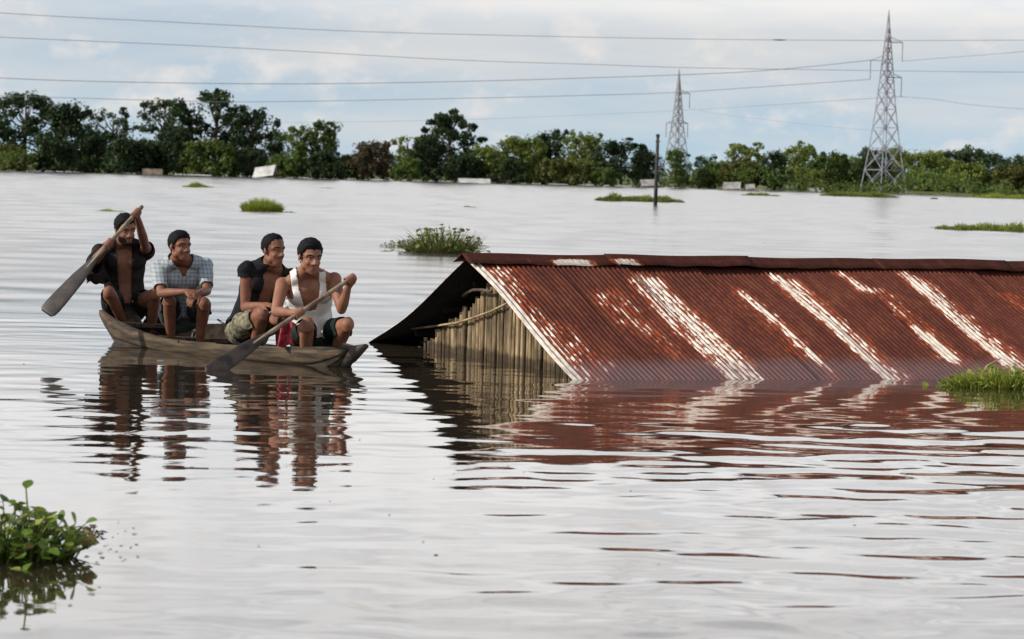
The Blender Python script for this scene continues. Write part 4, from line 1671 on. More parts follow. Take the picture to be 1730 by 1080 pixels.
def blades(c, rx, ry, h, n, w, seed, spread=0.5, bend=0.5):
    r = np.random.default_rng(seed)
    a = r.uniform(0, 2 * np.pi, n)
    q = np.sqrt(r.random(n))
    bx, by = np.cos(a) * rx * q, np.sin(a) * ry * q
    hh = h * (1.05 - 0.65 * q ** 2) * r.uniform(0.4, 1.05, n)
    dx = np.cos(a) * q * spread + r.normal(0, .25, n)
    dy = np.sin(a) * q * spread + r.normal(0, .25, n)
    az = r.uniform(0, np.pi, n)
    V = np.zeros((n, 7, 3))
    for k, (f, wd) in enumerate(((0, 1.0), (0.4, .9), (0.75, .6), (1.0, 0))):
        x = bx + dx * hh * (f * .5 + bend * f * f * .7)
        y = by + dy * hh * (f * .5 + bend * f * f * .7)
        z = hh * (f - bend * 0.35 * f * f * np.hypot(dx, dy))
        ox, oy = np.cos(az) * w * wd / 2, np.sin(az) * w * wd / 2
        if k < 3:
            V[:, k * 2] = np.stack([x - ox, y - oy, z], -1)
            V[:, k * 2 + 1] = np.stack([x + ox, y + oy, z], -1)
        else:
            V[:, 6] = np.stack([x, y, z], -1)
    V += np.array(c)
    b = np.arange(n)[:, None] * 7
    T = np.concatenate([b + np.array(t) for t in ((0, 1, 3), (0, 3, 2), (2, 3, 5), (2, 5, 4), (4, 5, 6))], 0)
    return V.reshape(-1, 3), T


def grass_clump(name, label, c, rx, ry, h, n, w, seed, mat='grass', group=None, spread=.6, bend=.5, cat='grass', lobes=1):
    VV, TT = [], []
    r = random.Random(seed)
    off = 0
    for k in range(lobes):
        f = 0 if lobes == 1 else (k / (lobes - 1) * 2 - 1)
        cc = Vector(c) + Vector((f * rx * .85, r.uniform(-.3, .3) * ry, -0.02))
        hk = h * (1 if lobes == 1 else r.uniform(.45, 1.0) * (1.05 - abs(f) ** 3 * .6))
        V, T = blades(cc, rx if lobes == 1 else rx / lobes * 1.9, ry, hk, n // lobes, w, seed * 31 + k, spread, bend)
        VV.append(V)
        TT.append(T + off)
        off += len(V)
    root = empty(name, c)
    tag(root, label, cat, group)
    o = link('blades', fast_mesh('blades', np.concatenate(VV), np.concatenate(TT)), M[mat], root)
    tag(o, kind='stuff')
    return root


def build_water_plants():
    g = 'clumps of plants floating on the flood'
    # close to the camera, cut by the picture edge
    c = gp(14, 940)
    root = hyacinth('water_hyacinth', 'large broad-leaved water hyacinth clump close in front of the boat', c, 0.25, 0.20, 0.20, 300, 0.047, 5, g, ('hyacinth', 'hyacinth', 'grass', 'hyacinth_old'))
    rng = random.Random(9)
    st = MB()
    for px, py, sz in ((44, 826, .046), (78, 880, .05)):
        b = c + Vector(((px - 20) / 520.0 * 0.75, 0.0, 0.02))
        t = at(px, py, c.y + rng.uniform(-.06, .06))
        st.tube([b, b.lerp(t, .55) + Vector((0.02, 0, .015)), t], [.005, .004, .003], 5)
        o = bpy.data.objects.new('leaf', leaf_kind('hyacinth', 0))
        COL.objects.link(o)
        o.parent = root
        o.matrix_parent_inverse = Matrix.Translation(-c)
        o.matrix_basis = Matrix.Translation(t) @ Matrix.Rotation(rng.uniform(-1, 1), 4, 'Z') @ Matrix.Rotation(.8, 4, 'X') @ Matrix.Scale(sz, 4)
    tag(st.build('flower_stalks', M['hyacinth'], root, True), kind='stuff')
    # dead brown leaves trailing off it
    c2 = gp(146, 905)
    hyacinth('withered_plant', 'withered brown plant scrap drifting beside the large water hyacinth', c2, 0.05, 0.08, 0.045, 40, 0.028, 6, g, ('hyacinth_old', 'bark'))
    # middle distance
    c = gp(748, 428)
    r1 = hyacinth('water_hyacinth', 'tangled reedy water hyacinth clump floating behind the roof ridge', c, 0.60, 0.5, 0.46, 230, 0.075, 7, g, ('hyacinth', 'reed', 'hyacinth_old'))
    V, T = blades(c, 0.62, .5, .56, 420, .022, 8, 1.2, .45)
    tag(link('reeds', fast_mesh('reeds', V, T), M['reed'], r1), kind='stuff')
    c = gp(672, 418)
    hyacinth('water_hyacinth', 'thin sparse plant trail drifting left of the tangled hyacinth clump', c, 0.32, 0.3, 0.12, 60, 0.06, 17, g, ('reed', 'hyacinth_old'))
    c = gp(443, 357)
    grass_clump('grass_tuft', 'rounded bright green grass tuft rising from open water', c, .60, .5, .50, 2400, .022, 11, 'grass', g, .7, .5)
    c = gp(462, 358)
    grass_clump('floating_weed', 'low dark weed raft around the rounded grass tuft', c, .95, .35, .07, 700, .025, 12, 'leaf_olive', g, .6, .5, lobes=5)
    c = gp(336, 317)
    grass_clump('grass_tuft', 'small yellow-green grass tuft near the far left trees', c, .72, .5, .46, 1200, .05, 13, 'grass', g, .6, .5, lobes=4)
    c = gp(186, 357)
    grass_clump('grass_tuft', 'tiny weed patch behind the head of the stern paddler', c, .34, .2, .12, 500, .03, 14, 'grass', g, .6, .5, lobes=4)
    c = gp(16, 377)
    grass_clump('floating_weed', 'dark drifting weed scraps left of the stern paddler', c, .26, .15, .06, 260, .025, 15, 'leaf_dark', g, .6, .5, lobes=4)
    c = gp(790, 350)
    grass_clump('grass_tuft', 'small green weed patch alone in open water', c, .26, .25, .12, 420, .03, 16, 'leaf_light', g, .6, .5, lobes=3)
    c = gp(545, 318)
    grass_clump('floating_weed', 'faint straw coloured weed raft before the bamboo thicket', c, .9, .4, .12, 400, .04, 18, 'reed', g, .6, .5, lobes=5)
    # patch at the foot of the pole
    c = gp(1080, 341)
    grass_clump('weed_bed', 'long leafy green weed bed around the lone pole', c, 2.3, 1.6, .62, 5200, .055, 19, 'leaf_light', g, .7, .6, lobes=13)
    c = gp(1285, 331)
    grass_clump('weed_bed', 'short flat green weed bed near the far bank', c, 1.35, 1.2, .36, 1700, .06, 20, 'leaf_light', g, .7, .6, lobes=6)
    c = gp(1452, 333)
    grass_clump('weed_bed', 'long grassy green bed at the foot of the tall pylon', c, 3.3, 2, .85, 5200, .07, 21, 'leaf_light', g, .7, .6, lobes=14)
    c = gp(1577, 337)
    grass_clump('weed_bed', 'tiny dark weed spot right of the long grassy bed', c, .5, .5, .22, 400, .06, 22, 'leaf_dark', g, .7, .6, lobes=3)
    c = gp(1680, 390)
    grass_clump('weed_bed', 'leafy weed bed stretching out behind the house roof', c, 1.75, .7, .44, 4200, .035, 23, 'leaf_light', g, .7, .6, lobes=12)
    c = gp(1584, 385)
    grass_clump('floating_weed', 'thin dark weed trail leading to the leafy bed behind the roof', c, .4, .15, .05, 300, .025, 24, 'leaf_dark', g, .7, .6, lobes=4)
    c = gp(1695, 334)
    grass_clump('weed_bed', 'bright grass strip along the right hand bank', gp(1700, 336), 3.6, 2, .7, 2800, .08, 26, 'grass', g, .6, .5, lobes=7)
    # at the eave of the flooded roof
    c = gp(1690, 655)
    r2 = hyacinth('water_hyacinth', 'bright green water weed caught against the eave of the rusty roof', c, .40, .16, .15, 150, .044, 31, g, ('grass', 'grass', 'hyacinth'))
    V, T = blades(c, .42, .16, .17, 900, .010, 32, .9, .6)
    tag(link('grass_blades', fast_mesh('grass_blades', V, T), M['grass'], r2), kind='stuff')
    c = gp(1625, 652)
    grass_clump('grass_tuft', 'low fringe of bright weed along the wet eave', c, .20, .08, .06, 600, .008, 33, 'grass', g, .9, .6, lobes=4)
    mb = MB()
    a, b, d = gp(1648, 648), at(1668, 618, gp(1648, 648).y + .05), at(1690, 606, gp(1648, 648).y + .12)
    mb.tube([a, b, d], [.006, .007, .005], 6)
    mb.tube([a + Vector((0, 0, 0)), at(1635, 622, a.y)], [.004, .003], 6)
    tag(mb.build('broken_twig', M['bamboo_pole'], None, True), 'pale broken twig sticking out of the weed at the eave', 'twig')
    # specks of drifting litter
    rng = random.Random(3)
    V, F = [], []
    for i in range(90):
        px, py = rng.uniform(0, 1730), 345 + 700 * rng.random() ** 1.3
        if i < 26:
            px, py = rng.uniform(140, 240), rng.uniform(880, 950)
        if 140 < px < 640 and 400 < py < 640 or px > 600 and 430 < py < 660:
            continue
        p = gp(px, py, 0.001)
        w = rng.uniform(.005, .014) * (p.y / 14) ** .6
        a = rng.uniform(0, 3)
        u, v = Vector((math.cos(a), math.sin(a), 0)) * w, Vector((-math.sin(a), math.cos(a), 0)) * w * rng.uniform(.3, 1)
        b = len(V)
        V += [p - u - v, p + u - v * .4, p + u * .6 + v, p - u * .5 + v * .8, p + Vector((0, 0, w * .25))]
        F += [(b, b + 1, b + 4), (b + 1, b + 2, b + 4), (b + 2, b + 3, b + 4), (b + 3, b, b + 4)]
    tag(link('drifting_litter', mesh('drifting_litter', V, F), M['bark']), 'tiny dark specks of plant litter drifting on the water', 'litter', kind='stuff')


build_water_plants()


# ------------------------------------------------------------------ far bank
def far_base(x):
    return float(np.interp(x, [-800, -300, 0, 100, 300, 500, 800, 1000, 1150, 1300, 1500, 1730, 2100, 2600], [273, 286, 290, 291, 296, 301, 309, 314, 318.5, 323, 329, 336, 346, 360]))


def bank():
    V, F = [], []
    xs = list(range(-800, 2640, 40))
    r = random.Random(8)
    for x in xs:
        p = gp(x, far_base(x) - 1.2)
        for k, (d, z) in enumerate(((0, -.4), (6, .10), (20, .5), (80, .9), (400, 1.2), (2300, 2.0))):
            q = p + Vector((p.x, p.y, 0)).normalized() * d
            q.z = z + (r.uniform(-.1, .1) if k > 1 else 0)
            V.append(q)
    for i in range(len(xs) - 1):
        for k in range(5):
            F.append((i * 6 + k, i * 6 + 6 + k, i * 6 + 7 + k, i * 6 + 1 + k))
    tag(link('far_bank', mesh('far_bank', V, F, True), M['ground']), 'low grassy far bank of the flood', 'ground', kind='structure')


bank()


def leaf_cloud(centers, radii, per, size, rng, squash=0.8):
    """random leaf quads round clump centres -> V, F"""
    n = len(centers) * per
    C = np.repeat(np.asarray(centers), per, 0)
    Rr = np.repeat(np.asarray(radii), per)
    d = rng.normal(size=(n, 3))
    d /= np.linalg.norm(d, axis=1)[:, None]
    rad = rng.random(n) ** 0.45
    an = np.repeat(rng.uniform(.62, 1.45, (len(centers), 3)), per, 0)
    P = C + d * (Rr * rad)[:, None] * np.array([1, 1, squash]) * an
    nrm = d * 0.8 + rng.normal(size=(n, 3)) * 0.7 + np.array([0, 0, .35])
    nrm /= np.linalg.norm(nrm, axis=1)[:, None]
    a = rng.normal(size=(n, 3))
    u = np.cross(nrm, a)
    u /= np.linalg.norm(u, axis=1)[:, None]
    v = np.cross(nrm, u)
    s = size * rng.uniform(.55, 1.3, n)[:, None]
    q = np.stack([P - u * s * .5, P + v * s * .33, P + u * s * .5, P - v * s * .33], 1)
    F = np.arange(n * 4).reshape(n, 4)
    return q.reshape(-1, 3), F


def tree(name, label, x, top, hw, depth, mat, shape, seed, cat='tree', base=None, trunk_show=0.25, group='trees along the far bank'):
    rng = np.random.default_rng(seed)
    base_p = at(x, far_base(x), depth)
    base_p.z = 0.2
    # height from the pixel of the top
    t = at(x, top, depth)
    H = t.z - base_p.z
    Rw = hw * 1.08 / FOC * depth
    root = empty(name, base_p)
    tag(root, label, cat, group)
    b = np.array(base_p)
    mb = MB()
    cs, rs = [], []
    if shape == 'broad':          # limbs ending in flattened clumps, gaps between
        nl = 19
        lo = 0.22
    elif shape == 'airy':
        nl, lo = 15, 0.22
    elif shape == 'dense':
        nl, lo = 32, 0.06
    elif shape == 'column':
        nl, lo = 18, 0.08
    elif shape == 'bush':
        nl, lo = 24, 0.04
    else:
        nl, lo = 24, 0.12
    tr = 0.028 * H + 0.05
    lean = rng.normal(0, .03, 2) * H
    trunk = [Vector(b), Vector(b + np.array([lean[0] * .4, lean[1] * .4, H * .3])), Vector(b + np.array([lean[0], lean[1], H * .65])), Vector(b + np.array([lean[0], lean[1], H * .9]))]
    if shape not in ('bush', 'bamboo'):
        mb.tube(trunk, [tr, tr * .8, tr * .5, tr * .2], 7)
    for k in range(nl):
        f = lo + (1 - lo) * ((k + rng.uniform(0, .8)) / nl)
        ang = k * 2.4 + rng.uniform(-.4, .4)
        if shape == 'broad':
            w = Rw * (0.45 + 0.55 * math.sin(math.pi * min(1, (f - .1) / .95)) ** .6) * rng.uniform(.55, 1.0)
            if f > .85:
                w *= .55
            cr = Rw * rng.uniform(.26, .42)
        elif shape == 'airy':
            w = Rw * (0.3 + 0.6 * f) * rng.uniform(.4, 1.0)
            cr = Rw * rng.uniform(.20, .34)
        elif shape == 'dense':
            w = Rw * math.sin(math.pi * (0.12 + 0.80 * f)) ** .7 * rng.uniform(.35, .95)
            cr = Rw * rng.uniform(.28, .42)
        elif shape == 'column':
            w = Rw * rng.uniform(.1, .6) * (1.1 - .6 * f)
            cr = Rw * rng.uniform(.40, .60)
        elif shape == 'bush':
            w = Rw * math.sqrt(max(0, 1 - f * f)) * rng.uniform(.2, .85)
            cr = Rw * rng.uniform(.25, .38)
        else:                      # bamboo
            w = Rw * (0.15 + .75 * f) * rng.uniform(.3, 1.0)
            cr = Rw * rng.uniform(.18, .30)
        cr = min(cr, H * .24)
        z = min(H * f, H - cr * .62)
        c = b + np.array([lean[0] * f + math.cos(ang) * w, lean[1] * f + math.sin(ang) * w * .8, z])
        cs.append(c)
        rs.append(cr)
        for _ in range(2):
            d = rng.normal(size=3)
            d[2] *= .45
            d /= np.linalg.norm(d)
            cs.append(c + d * cr * .95)
            rs.append(cr * rng.uniform(.35, .6))
        s0 = trunk[1].lerp(trunk[2], min(1, max(0, (f - .25) * 1.3))) if shape not in ('bush', 'bamboo') else Vector(b + np.array([rng.normal(0, .15) * Rw, 0, 0]))
        s1 = Vector(c)
        mb.tube([s0, s0.lerp(s1, .5) + Vector((0, 0, -.04 * H if shape != 'bamboo' else .1 * H)), s1], [tr * .42, tr * .3, tr * .12], 5)
    cs, rs = np.array(cs), np.array(rs)
    # keep the crown under the measured top
    per = {'broad': 105, 'airy': 66, 'dense': 78, 'column': 85, 'bush': 66}.get(shape, 82)
    V, F = leaf_cloud(cs, rs, per, max(.20, min(.42, Rw * .11)), rng, .72 if shape in ('broad', 'airy') else .9)
    mb.build('trunk', M['bark'], root, True)
    o = link('crown', fast_mesh('crown', V, F), M[mat], root)
    return root


TREES = [
    # x, top, half width, depth, leaf, shape, label
    (40, 157, 58, 335, 'leaf_dark', 'broad', 'tall dark spreading tree at the far left end of the tree line'),
    (112, 176, 52, 330, 'leaf_dark', 'dense', 'dense dark rounded tree right of the tall leftmost tree'),
    (18, 246, 42, 318, 'leaf_olive', 'bush', 'olive bush at the water below the tall leftmost tree'),
    (95, 236, 48, 319, 'leaf_dark', 'bush', 'dark round bush beside the olive bush at the left waterside'),
    (190, 184, 46, 350, 'leaf_blue', 'airy', 'airy pale tree with see-through crown between two dark trees'),
    (150, 225, 34, 328, 'leaf_dark', 'dense', 'small dark tree under the left edge of the airy pale tree'),
    (212, 232, 44, 320, 'leaf_dark', 'bush', 'leafy dark green bush below the airy pale tree'),
    (285, 167, 48, 328, 'leaf_dark', 'broad', 'dark layered tree between the airy pale tree and the tallest tree'),
    (360, 151, 46, 330, 'leaf_dark', 'broad', 'tallest dark tree with a broken flat top'),
    (424, 186, 44, 328, 'leaf_dark', 'dense', 'dark domed tree just above the white hut roof'),
    (300, 215, 30, 321, 'leaf_dark', 'dense', 'small dark green tree in front of the dark layered tree'),
    (352, 238, 56, 318, 'leaf_mid', 'bush', 'wide green bush at the foot of the tallest tree'),
    (470, 222, 26, 335, 'leaf_mid', 'column', 'narrow green tree between the domed tree and the bamboo'),
    (505, 214, 34, 324, 'leaf_mid', 'bamboo', 'feathery bamboo clump left of its taller twin'),
    (548, 206, 38, 326, 'leaf_mid', 'bamboo', 'tall feathery bamboo clump with drooping tips'),
    (475, 262, 34, 316, 'leaf_mid', 'bush', 'low green bush right of the white hut roof'),
    (545, 258, 46, 317, 'leaf_dark', 'bush', 'dark low bush at the foot of the bamboo'),
    (628, 241, 38, 322, 'leaf_brown', 'dense', 'reddish brown leaved tree right of the bamboo'),
    (690, 229, 36, 345, 'leaf_light', 'airy', 'light green open tree behind the brown leaved tree'),
    (757, 190, 50, 328, 'leaf_dark', 'broad', 'tall dark domed tree standing alone with visible trunk'),
    (722, 232, 30, 326, 'leaf_dark', 'dense', 'dark tree leaning against the tall lone domed tree'),
    (690, 268, 34, 318, 'leaf_mid', 'bush', 'green bush between the brown leaved tree and the domed tree'),
    (822, 250, 34, 324, 'leaf_light', 'dense', 'green rounded tree just right of the tall domed tree'),
    (880, 233, 44, 330, 'leaf_light', 'dense', 'broad sunlit green tree above the flooded white wall'),
    (928, 222, 34, 334, 'leaf_dark', 'dense', 'dark round topped tree behind the olive bush'),
    (990, 228, 38, 330, 'leaf_light', 'dense', 'green tree with ragged top between two dark trees'),
    (950, 270, 48, 318, 'leaf_olive', 'bush', 'broad olive and brown bush at the water'),
    (860, 272, 34, 318, 'leaf_dark', 'bush', 'dark bush left of the broad olive bush'),
    (1048, 239, 42, 326, 'leaf_dark', 'broad', 'dark flat topped tree left of the lone pole'),
    (1088, 256, 26, 330, 'leaf_dark', 'dense', 'small dark tree right behind the lone pole'),
    (1020, 285, 34, 318, 'leaf_mid', 'bush', 'green bush below the dark flat topped tree'),
    (1147, 250, 22, 320, 'leaf_mid', 'column', 'narrow creeper-covered tree beneath the distant pylon'),
    (1192, 262, 26, 420, 'leaf_blue', 'airy', 'hazy open tree right of the creeper-covered tree'),
    (1190, 286, 28, 322, 'leaf_mid', 'bush', 'round green bush right of the creeper-covered tree'),
    (1255, 240, 44, 326, 'leaf_light', 'airy', 'sunlit open tree with dead branches at the top'),
    (1252, 272, 40, 322, 'leaf_olive', 'dense', 'yellowish rounded tree under the dead branches'),
    (1307, 256, 24, 321, 'leaf_dark', 'dense', 'narrow dark tree right of the sunlit open tree'),
    (1350, 246, 34, 330, 'leaf_light', 'dense', 'tall green tree between the narrow dark tree and the round one'),
    (1406, 262, 38, 320, 'leaf_mid', 'dense', 'dark green ball shaped tree left of the tall pylon'),
    (1378, 288, 24, 317, 'leaf_light', 'bush', 'bright yellow-green bush left of the ball shaped tree'),
    (1444, 266, 24, 330, 'leaf_light', 'dense', 'small green tree touching the ball shaped tree'),
    (1478, 253, 34, 322, 'leaf_blue', 'dense', 'greyish tree standing inside the legs of the tall pylon'),
    (1518, 249, 26, 326, 'leaf_light', 'column', 'bright upright tree just right of the tall pylon'),
    (1565, 256, 40, 420, 'leaf_light', 'dense', 'hazy rounded tree beyond the bright upright tree'),
    (1615, 251, 42, 440, 'leaf_blue', 'broad', 'hazy spreading tree with a small raised top'),
    (1665, 258, 44, 440, 'leaf_blue', 'broad', 'hazy wide tree behind the green waterside trees'),
    (1722, 268, 40, 420, 'leaf_blue', 'dense', 'hazy tree at the right end of the tree line'),
    (1635, 278, 48, 318, 'leaf_light', 'dense', 'green waterside tree with a bare pale trunk'),
    (1712, 282, 40, 315, 'leaf_olive', 'dense', 'olive green waterside tree at the right end of the bank'),
    (1570, 292, 40, 320, 'leaf_light', 'bush', 'green bush between the pylon and the waterside trees'),
    (255, 240, 40, 322, 'leaf_dark', 'dense', 'dark bushy tree low between the green bush and the layered tree'),
    (425, 250, 36, 319, 'leaf_dark', 'bush', 'dark bush behind the white tin roofed hut'),
    (590, 262, 34, 325, 'leaf_mid', 'dense', 'low green tree between the bamboo and the brown leaved tree'),
    (785, 262, 34, 322, 'leaf_dark', 'dense', 'shadowed low tree behind the long white flooded roof'),
    (1215, 275, 28, 340, 'leaf_mid', 'dense', 'low rounded tree in the gap left of the sunlit open tree'),
    (-60, 180, 60, 335, 'leaf_dark', 'broad', 'dark tree past the left end of the visible tree line'),
    (1800, 268, 60, 330, 'leaf_mid', 'dense', 'green tree past the right end of the visible tree line'),
]


def build_trees():
    for i, (x, top, hw, dep, mt, shp, lab) in enumerate(TREES):
        nm = {'bush': 'bush', 'bamboo': 'bamboo_clump'}.get(shp, 'tree')
        tree(nm, lab, x, top, hw, dep, mt, shp, 500 + i, cat={'bush': 'bush', 'bamboo': 'bamboo'}.get(shp, 'tree'))
    # undergrowth along the waterline and the wood far behind: masses nobody could count
    rng = np.random.default_rng(77)
    cs, rs = [], []
    for x in np.arange(-700, 2500, 6.0):
        p = gp(x, far_base(x) - 0.6)
        d = rng.uniform(-2, 12)
        q = p + Vector((p.x, p.y, 0)).normalized() * d
        h = rng.uniform(.2, 1.5) + .8 * math.sin(x * .021) + 0.35 * math.sin(x * .09)
        cs.append((q.x, q.y, max(.2, h)))
        rs.append(rng.uniform(.8, 1.5))
    V, F = leaf_cloud(cs, rs, 60, .30, rng, .8)
    tag(link('undergrowth', fast_mesh('undergrowth', V, F), M['leaf_mid']), 'tangled low undergrowth along the foot of the far trees', 'undergrowth', kind='stuff')
    cs, rs = [], []
    for x in np.arange(-700, 2500, 8.0):
        for k in range(3):
            dep = rng.uniform(560, 700)
            top = 279 - 0.006 * (1730 - x) + 14 * math.sin(x * .013) * .4 + rng.uniform(-3, 14)
            p = at(x + rng.uniform(-4, 4), top + 9 + k * 9, dep)
            cs.append((p.x, p.y, max(1.0, p.z)))
            rs.append(rng.uniform(1.2, 2.4))
    V, F = leaf_cloud(cs, rs, 42, .60, rng, .8)
    tag(link('distant_wood', fast_mesh('distant_wood', V, F), M['leaf_blue']), 'hazy distant wood closing the horizon behind the bank trees', 'wood', kind='stuff')


build_trees()


# ------------------------------------------------------------------ huts on the far bank
def hut(label, x, y, wpx, hpx, dep, yaw, seed, lean=0.0, mat='tin_white'):
    c = at(x, y, dep)
    c.z = 0
    w = wpx / FOC * dep
    rise = hpx / FOC * dep
    root = empty('hut', c)
    tag(root, label, 'hut', 'huts on the far bank')
    a = math.radians(yaw)
    X, Y, Z = Vector((math.cos(a), math.sin(a), 0)), Vector((-math.sin(a), math.cos(a), 0)), Vector((0, 0, 1))
    top = at(x, y - hpx / 2, dep).z
    low = top - rise
    mb = MB()
    mb.box(c + Z * ((low - .4) / 2 + 0.02) + Y * (w * .3), w * .88, w * .5, max(.3, low + .4), (X, Y, Z))
    mb.build('wall', M['hut_wall'], root)
    for sg in (-1, 1):
        e0 = c + Y * (w * .3) + Z * top
        V = []
        for i in range(2):
            for j in range(2):
                V.append(e0 + X * ((i - .5) * w) + Y * (sg * j * w * .42) - Z * (j * rise * (1.0 if sg < 0 else .9)) + Z * (lean * (i - .5)))
        F = [(0, 1, 3, 2)]
        o = link('roof_sheet', mesh('roof_sheet', V, F), M[mat], root)
        md = o.modifiers.new('thickness', 'SOLIDIFY')
        md.thickness = .05
    return root


hut('white tin roofed hut tilted at the foot of the dark domed tree', 445, 290, 36, 17, 312, -12, 1, .35)
hut('long white flooded roof right of the tall domed tree trunk', 802, 306, 54, 7, 314, 4, 3)
hut('white walled hut half hidden behind the lone pole', 1098, 309, 30, 10, 316, 8, 4, 0.1, 'tin_grey')
hut('cream roofed hut under the sunlit open tree', 1236, 314, 30, 11, 316, -8, 5, 0.1, 'tin_grey')
hut('small white roof left of the narrow dark tree', 1268, 316, 16, 8, 314, 6, 6, 0.1, 'tin_grey')
hut('pale low roof under the bright yellow-green bush', 1380, 322, 26, 8, 312, 8, 7, 0.1, 'tin_grey')
hut('brown thatched hut in the shade of the dark layered tree', 258, 292, 34, 12, 316, 10, 9, 0.0, 'hut_wall')


# ------------------------------------------------------------------ pylons, lines, pole
def pylon(name, label, x, top, base_y, depth, arms, widths, mem):
    base = at(x[1], base_y, depth)
    base.z = 0.0
    tip = at(x[0], top, depth)
    H = tip.z
    px_m = FOC / depth
    root = empty(name, base)
    tag(root, label, 'pylon', 'lattice pylons')
    ang = math.radians(32)
    X, Y = Vector((math.cos(ang), math.sin(ang), 0)), Vector((-math.sin(ang), math.cos(ang), 0))

    def half(f):
        return float(np.interp(f, [a for a, _ in widths], [b for _, b in widths]))

    def corner(f, i):
        h = half(f)
        sx, sy = ((1, 1), (1, -1), (-1, -1), (-1, 1))[i % 4]
        return base + X * (sx * h) + Y * (sy * h) + Vector((0, 0, H * f))
    levels = [0, .13, .25, .36, .46, .55, .62, .69, .75, .81, .86, .90]
    for i in range(4):
        mb = MB()
        for a, b in zip(levels[:-1], levels[1:]):
            mb.bar(corner(a, i), corner(b, i), mem * 1.25)
        mb.build('leg', M['steel'], root)
    for lv in range(len(levels) - 1):
        mb = MB()
        a, b = levels[lv], levels[lv + 1]
        for i in range(4):
            mb.bar(corner(a, i), corner(b, i + 1), mem * .7)
            mb.bar(corner(a, i + 1), corner(b, i), mem * .7)
            mb.bar(corner(b, i), corner(b, i + 1), mem * .7)
        mb.build('bracing', M['steel'], root)
    mb = MB()
    t = base + Vector((0, 0, H))
    for i in range(4):
        mb.bar(corner(.90, i), t, mem)
    mb.build('peak', M['steel'], root)
    ends = {}
    for key, (f, reach, drop) in arms.items():
        z = H * f
        h = half(f)
        sg = 1 if reach > 0 else -1
        e = base + Vector((reach, 0, z))
        mb = MB()
        for i in range(4):
            cc = corner(f, i)
            if (cc - base).x * sg > -0.2 * h:
                mb.bar(cc, e, mem * .9)
        mb.bar(base + Vector((0, 0, z)), e, mem * 1.3)
        mb.bar(base + Vector((0, 0, z + H * .035)), e, mem * .8)
        mb.build('cross_arm', M['steel'], root)
        mb = MB()
        n = 9
        pts, rad = [], []
        for k in range(n * 2 + 1):
            pts.append(e - Vector((0, 0, drop * k / (n * 2))))
            rad.append(mem * (.65 if k % 2 else .30))
        mb.tube(pts, rad, 8)
        mb.build('insulator', M['insulator'], root)
        ends[key] = e - Vector((0, 0, drop))
    return ends


m2 = 312 / FOC
e2 = pylon('pylon', 'tall near lattice pylon with stepped arms on the right', (1501, 1492), 18, 325, 312,
           {'right_top': (.825, 25 * m2, 1.95), 'left': (.725, -28 * m2, 2.0), 'right_low': (.635, 25 * m2, 2.0)},
           [(0, 1.75), (.25, 1.14), (.46, .74), (.62, .52), (.80, .27), (.92, .09)], .08)
m1 = 610 / FOC
e1 = pylon('pylon', 'smaller distant lattice pylon behind the lone pole', (1145, 1142), 117, 310, 610,
           {'right': (.785, 19 * m1, 3.0), 'low_right': (.52, 17 * m1, 3.0), 'low_left': (.52, -19 * m1, 3.0)},
           [(0, 2.4), (.25, 1.55), (.46, .95), (.62, .66), (.80, .34), (.92, .12)], .14)


def wire(label, pts, r, group='power lines across the sky'):
    """pts (px, py, depth) joined by a smooth curve"""
    P = [at(*p) if isinstance(p, tuple) else p for p in pts]
    out = []
    n = len(P)
    for i in range(n - 1):
        p0, p1, p2, p3 = P[max(0, i - 1)], P[i], P[i + 1], P[min(n - 1, i + 2)]
        for k in range(14):
            t = k / 14
            out.append(0.5 * ((2 * p1) + (p2 - p0) * t + (2 * p0 - 5 * p1 + 4 * p2 - p3) * t * t + (3 * p1 - p0 - 3 * p2 + p3) * t ** 3))
    out.append(P[-1])
    mb = MB()
    mb.tube(out, r * 0.8, 5)
    tag(mb.build('power_line', M['wire'], None, True), label, 'power line', group)


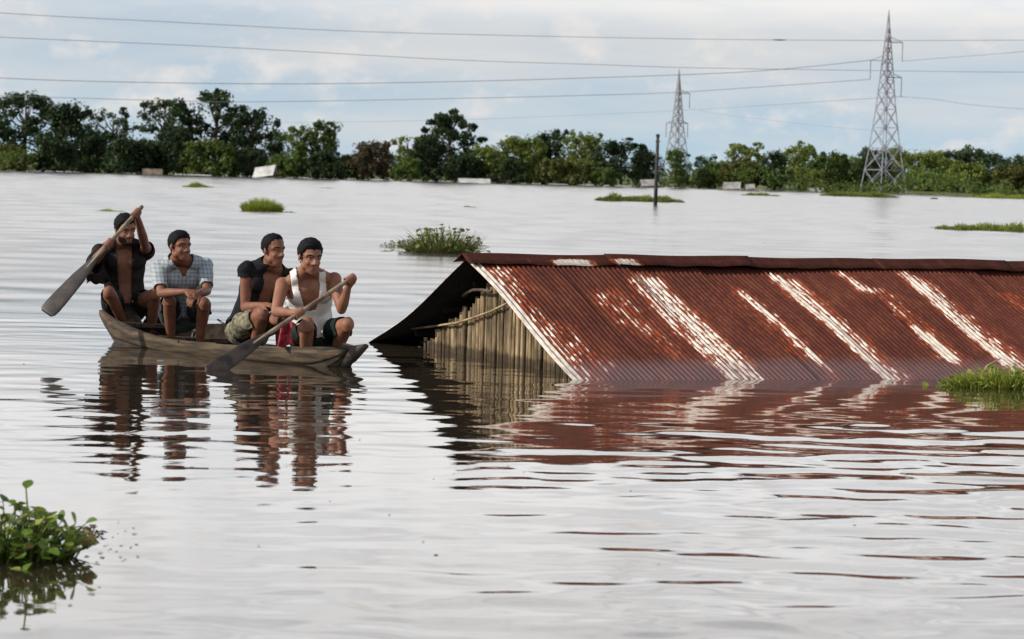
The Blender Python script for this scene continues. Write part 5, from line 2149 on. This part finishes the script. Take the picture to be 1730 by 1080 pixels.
wire('topmost power line running the whole width of the sky', [(-900, -42, 155), (-450, -11, 168), (0, 22, 185), (300, 38, 195), (600, 53, 205), (900, 61, 215), (1165, 66, 224), (1450, 68.5, 232), (1730, 68, 240), (2100, 64, 252), (2600, 54, 268)], .022)
wire('second power line below the topmost one', [(-900, 14, 160), (-450, 42, 174), (0, 63, 190), (380, 80, 200), (760, 101, 212), (1000, 109, 220), (1165, 114.5, 226), (1450, 119, 236), (1730, 122, 246), (2100, 120, 258), (2600, 112, 276)], .022)
L2, R2, B2 = e2['left'], e2['right_top'], e2['right_low']
wire('sagging power line to the left arm of the tall pylon', [(-900, 72, 250), (-450, 108, 262), (0, 132, 275), (200, 138.5, 279), (400, 141.5, 284), (600, 141, 289), (870, 135.5, 295), (1165, 126, 303), (1310, 118, 307), L2 + Vector((0, 0, 2.0))], .036)
wire('faint power line to the lower end of the left insulator', [(-900, 112, 250), (-450, 144, 262), (-120, 158, 270), (100, 165, 276), (300, 170.5, 281), (450, 172, 285), (750, 167, 292), (1000, 161, 298), (1165, 155, 303), L2], .030)
wire('faint lowest power line running between the two pylons', [(-300, 196, 700), (100, 206, 675), (500, 207, 650), (750, 203, 636), (950, 196, 622), (1165, 186, 560), (1310, 177, 400), (1420, 169.5, 330), B2], .034)
wire('power line leaving the upper right arm of the tall pylon', [R2, (1580, 99, 309), (1660, 93, 303), (1730, 87, 296), (1850, 76, 285), (2300, 30, 255)], .034)
wire('power line leaving the lower right arm of the tall pylon', [B2, (1580, 168, 309), (1640, 177, 304), (1730, 184, 298), (1850, 189, 288), (2300, 190, 258)], .032)
wire('thin line descending from the arm of the distant pylon', [e1['right'], (1210, 192, 600), (1300, 203, 580), (1400, 214, 560), (1490, 222, 540)], .034)

# warning splice on the topmost line
mb = MB()
a, b = at(1305, 67.4, 228), at(1328, 67.8, 228.6)
mb.tube([a, a.lerp(b, .5), b], [.03, .06, .03], 8)
tag(mb.build('line_splice', M['insulator'], None, True), 'short dark splice sleeve on the topmost power line', 'splice')


def pole():
    b = gp(1107, 346)
    t = at(1111.5, 231, b.y)
    root = empty('utility_pole', b)
    tag(root, 'lone dark wooden pole standing in the flood', 'pole')
    mb = MB()
    base = b + Vector((0, 0, -.6))
    mb.tube([base, b.lerp(t, .5), t], [.10, .088, .075], 10)
    mb.build('shaft', M['post'], root, True)
    mb = MB()
    mb.tube([t, t + Vector((0, 0, .10)), t + Vector((0, 0, .13))], [.095, .095, .03], 10)
    mb.build('cap', M['post'], root, True)
    mb = MB()
    c = b.lerp(t, .93)
    mb.bar(c + Vector((-.12, -.05, 0)), c + Vector((.12, -.05, 0)), .05)
    mb.build('bracket', M['post'], root)


pole()
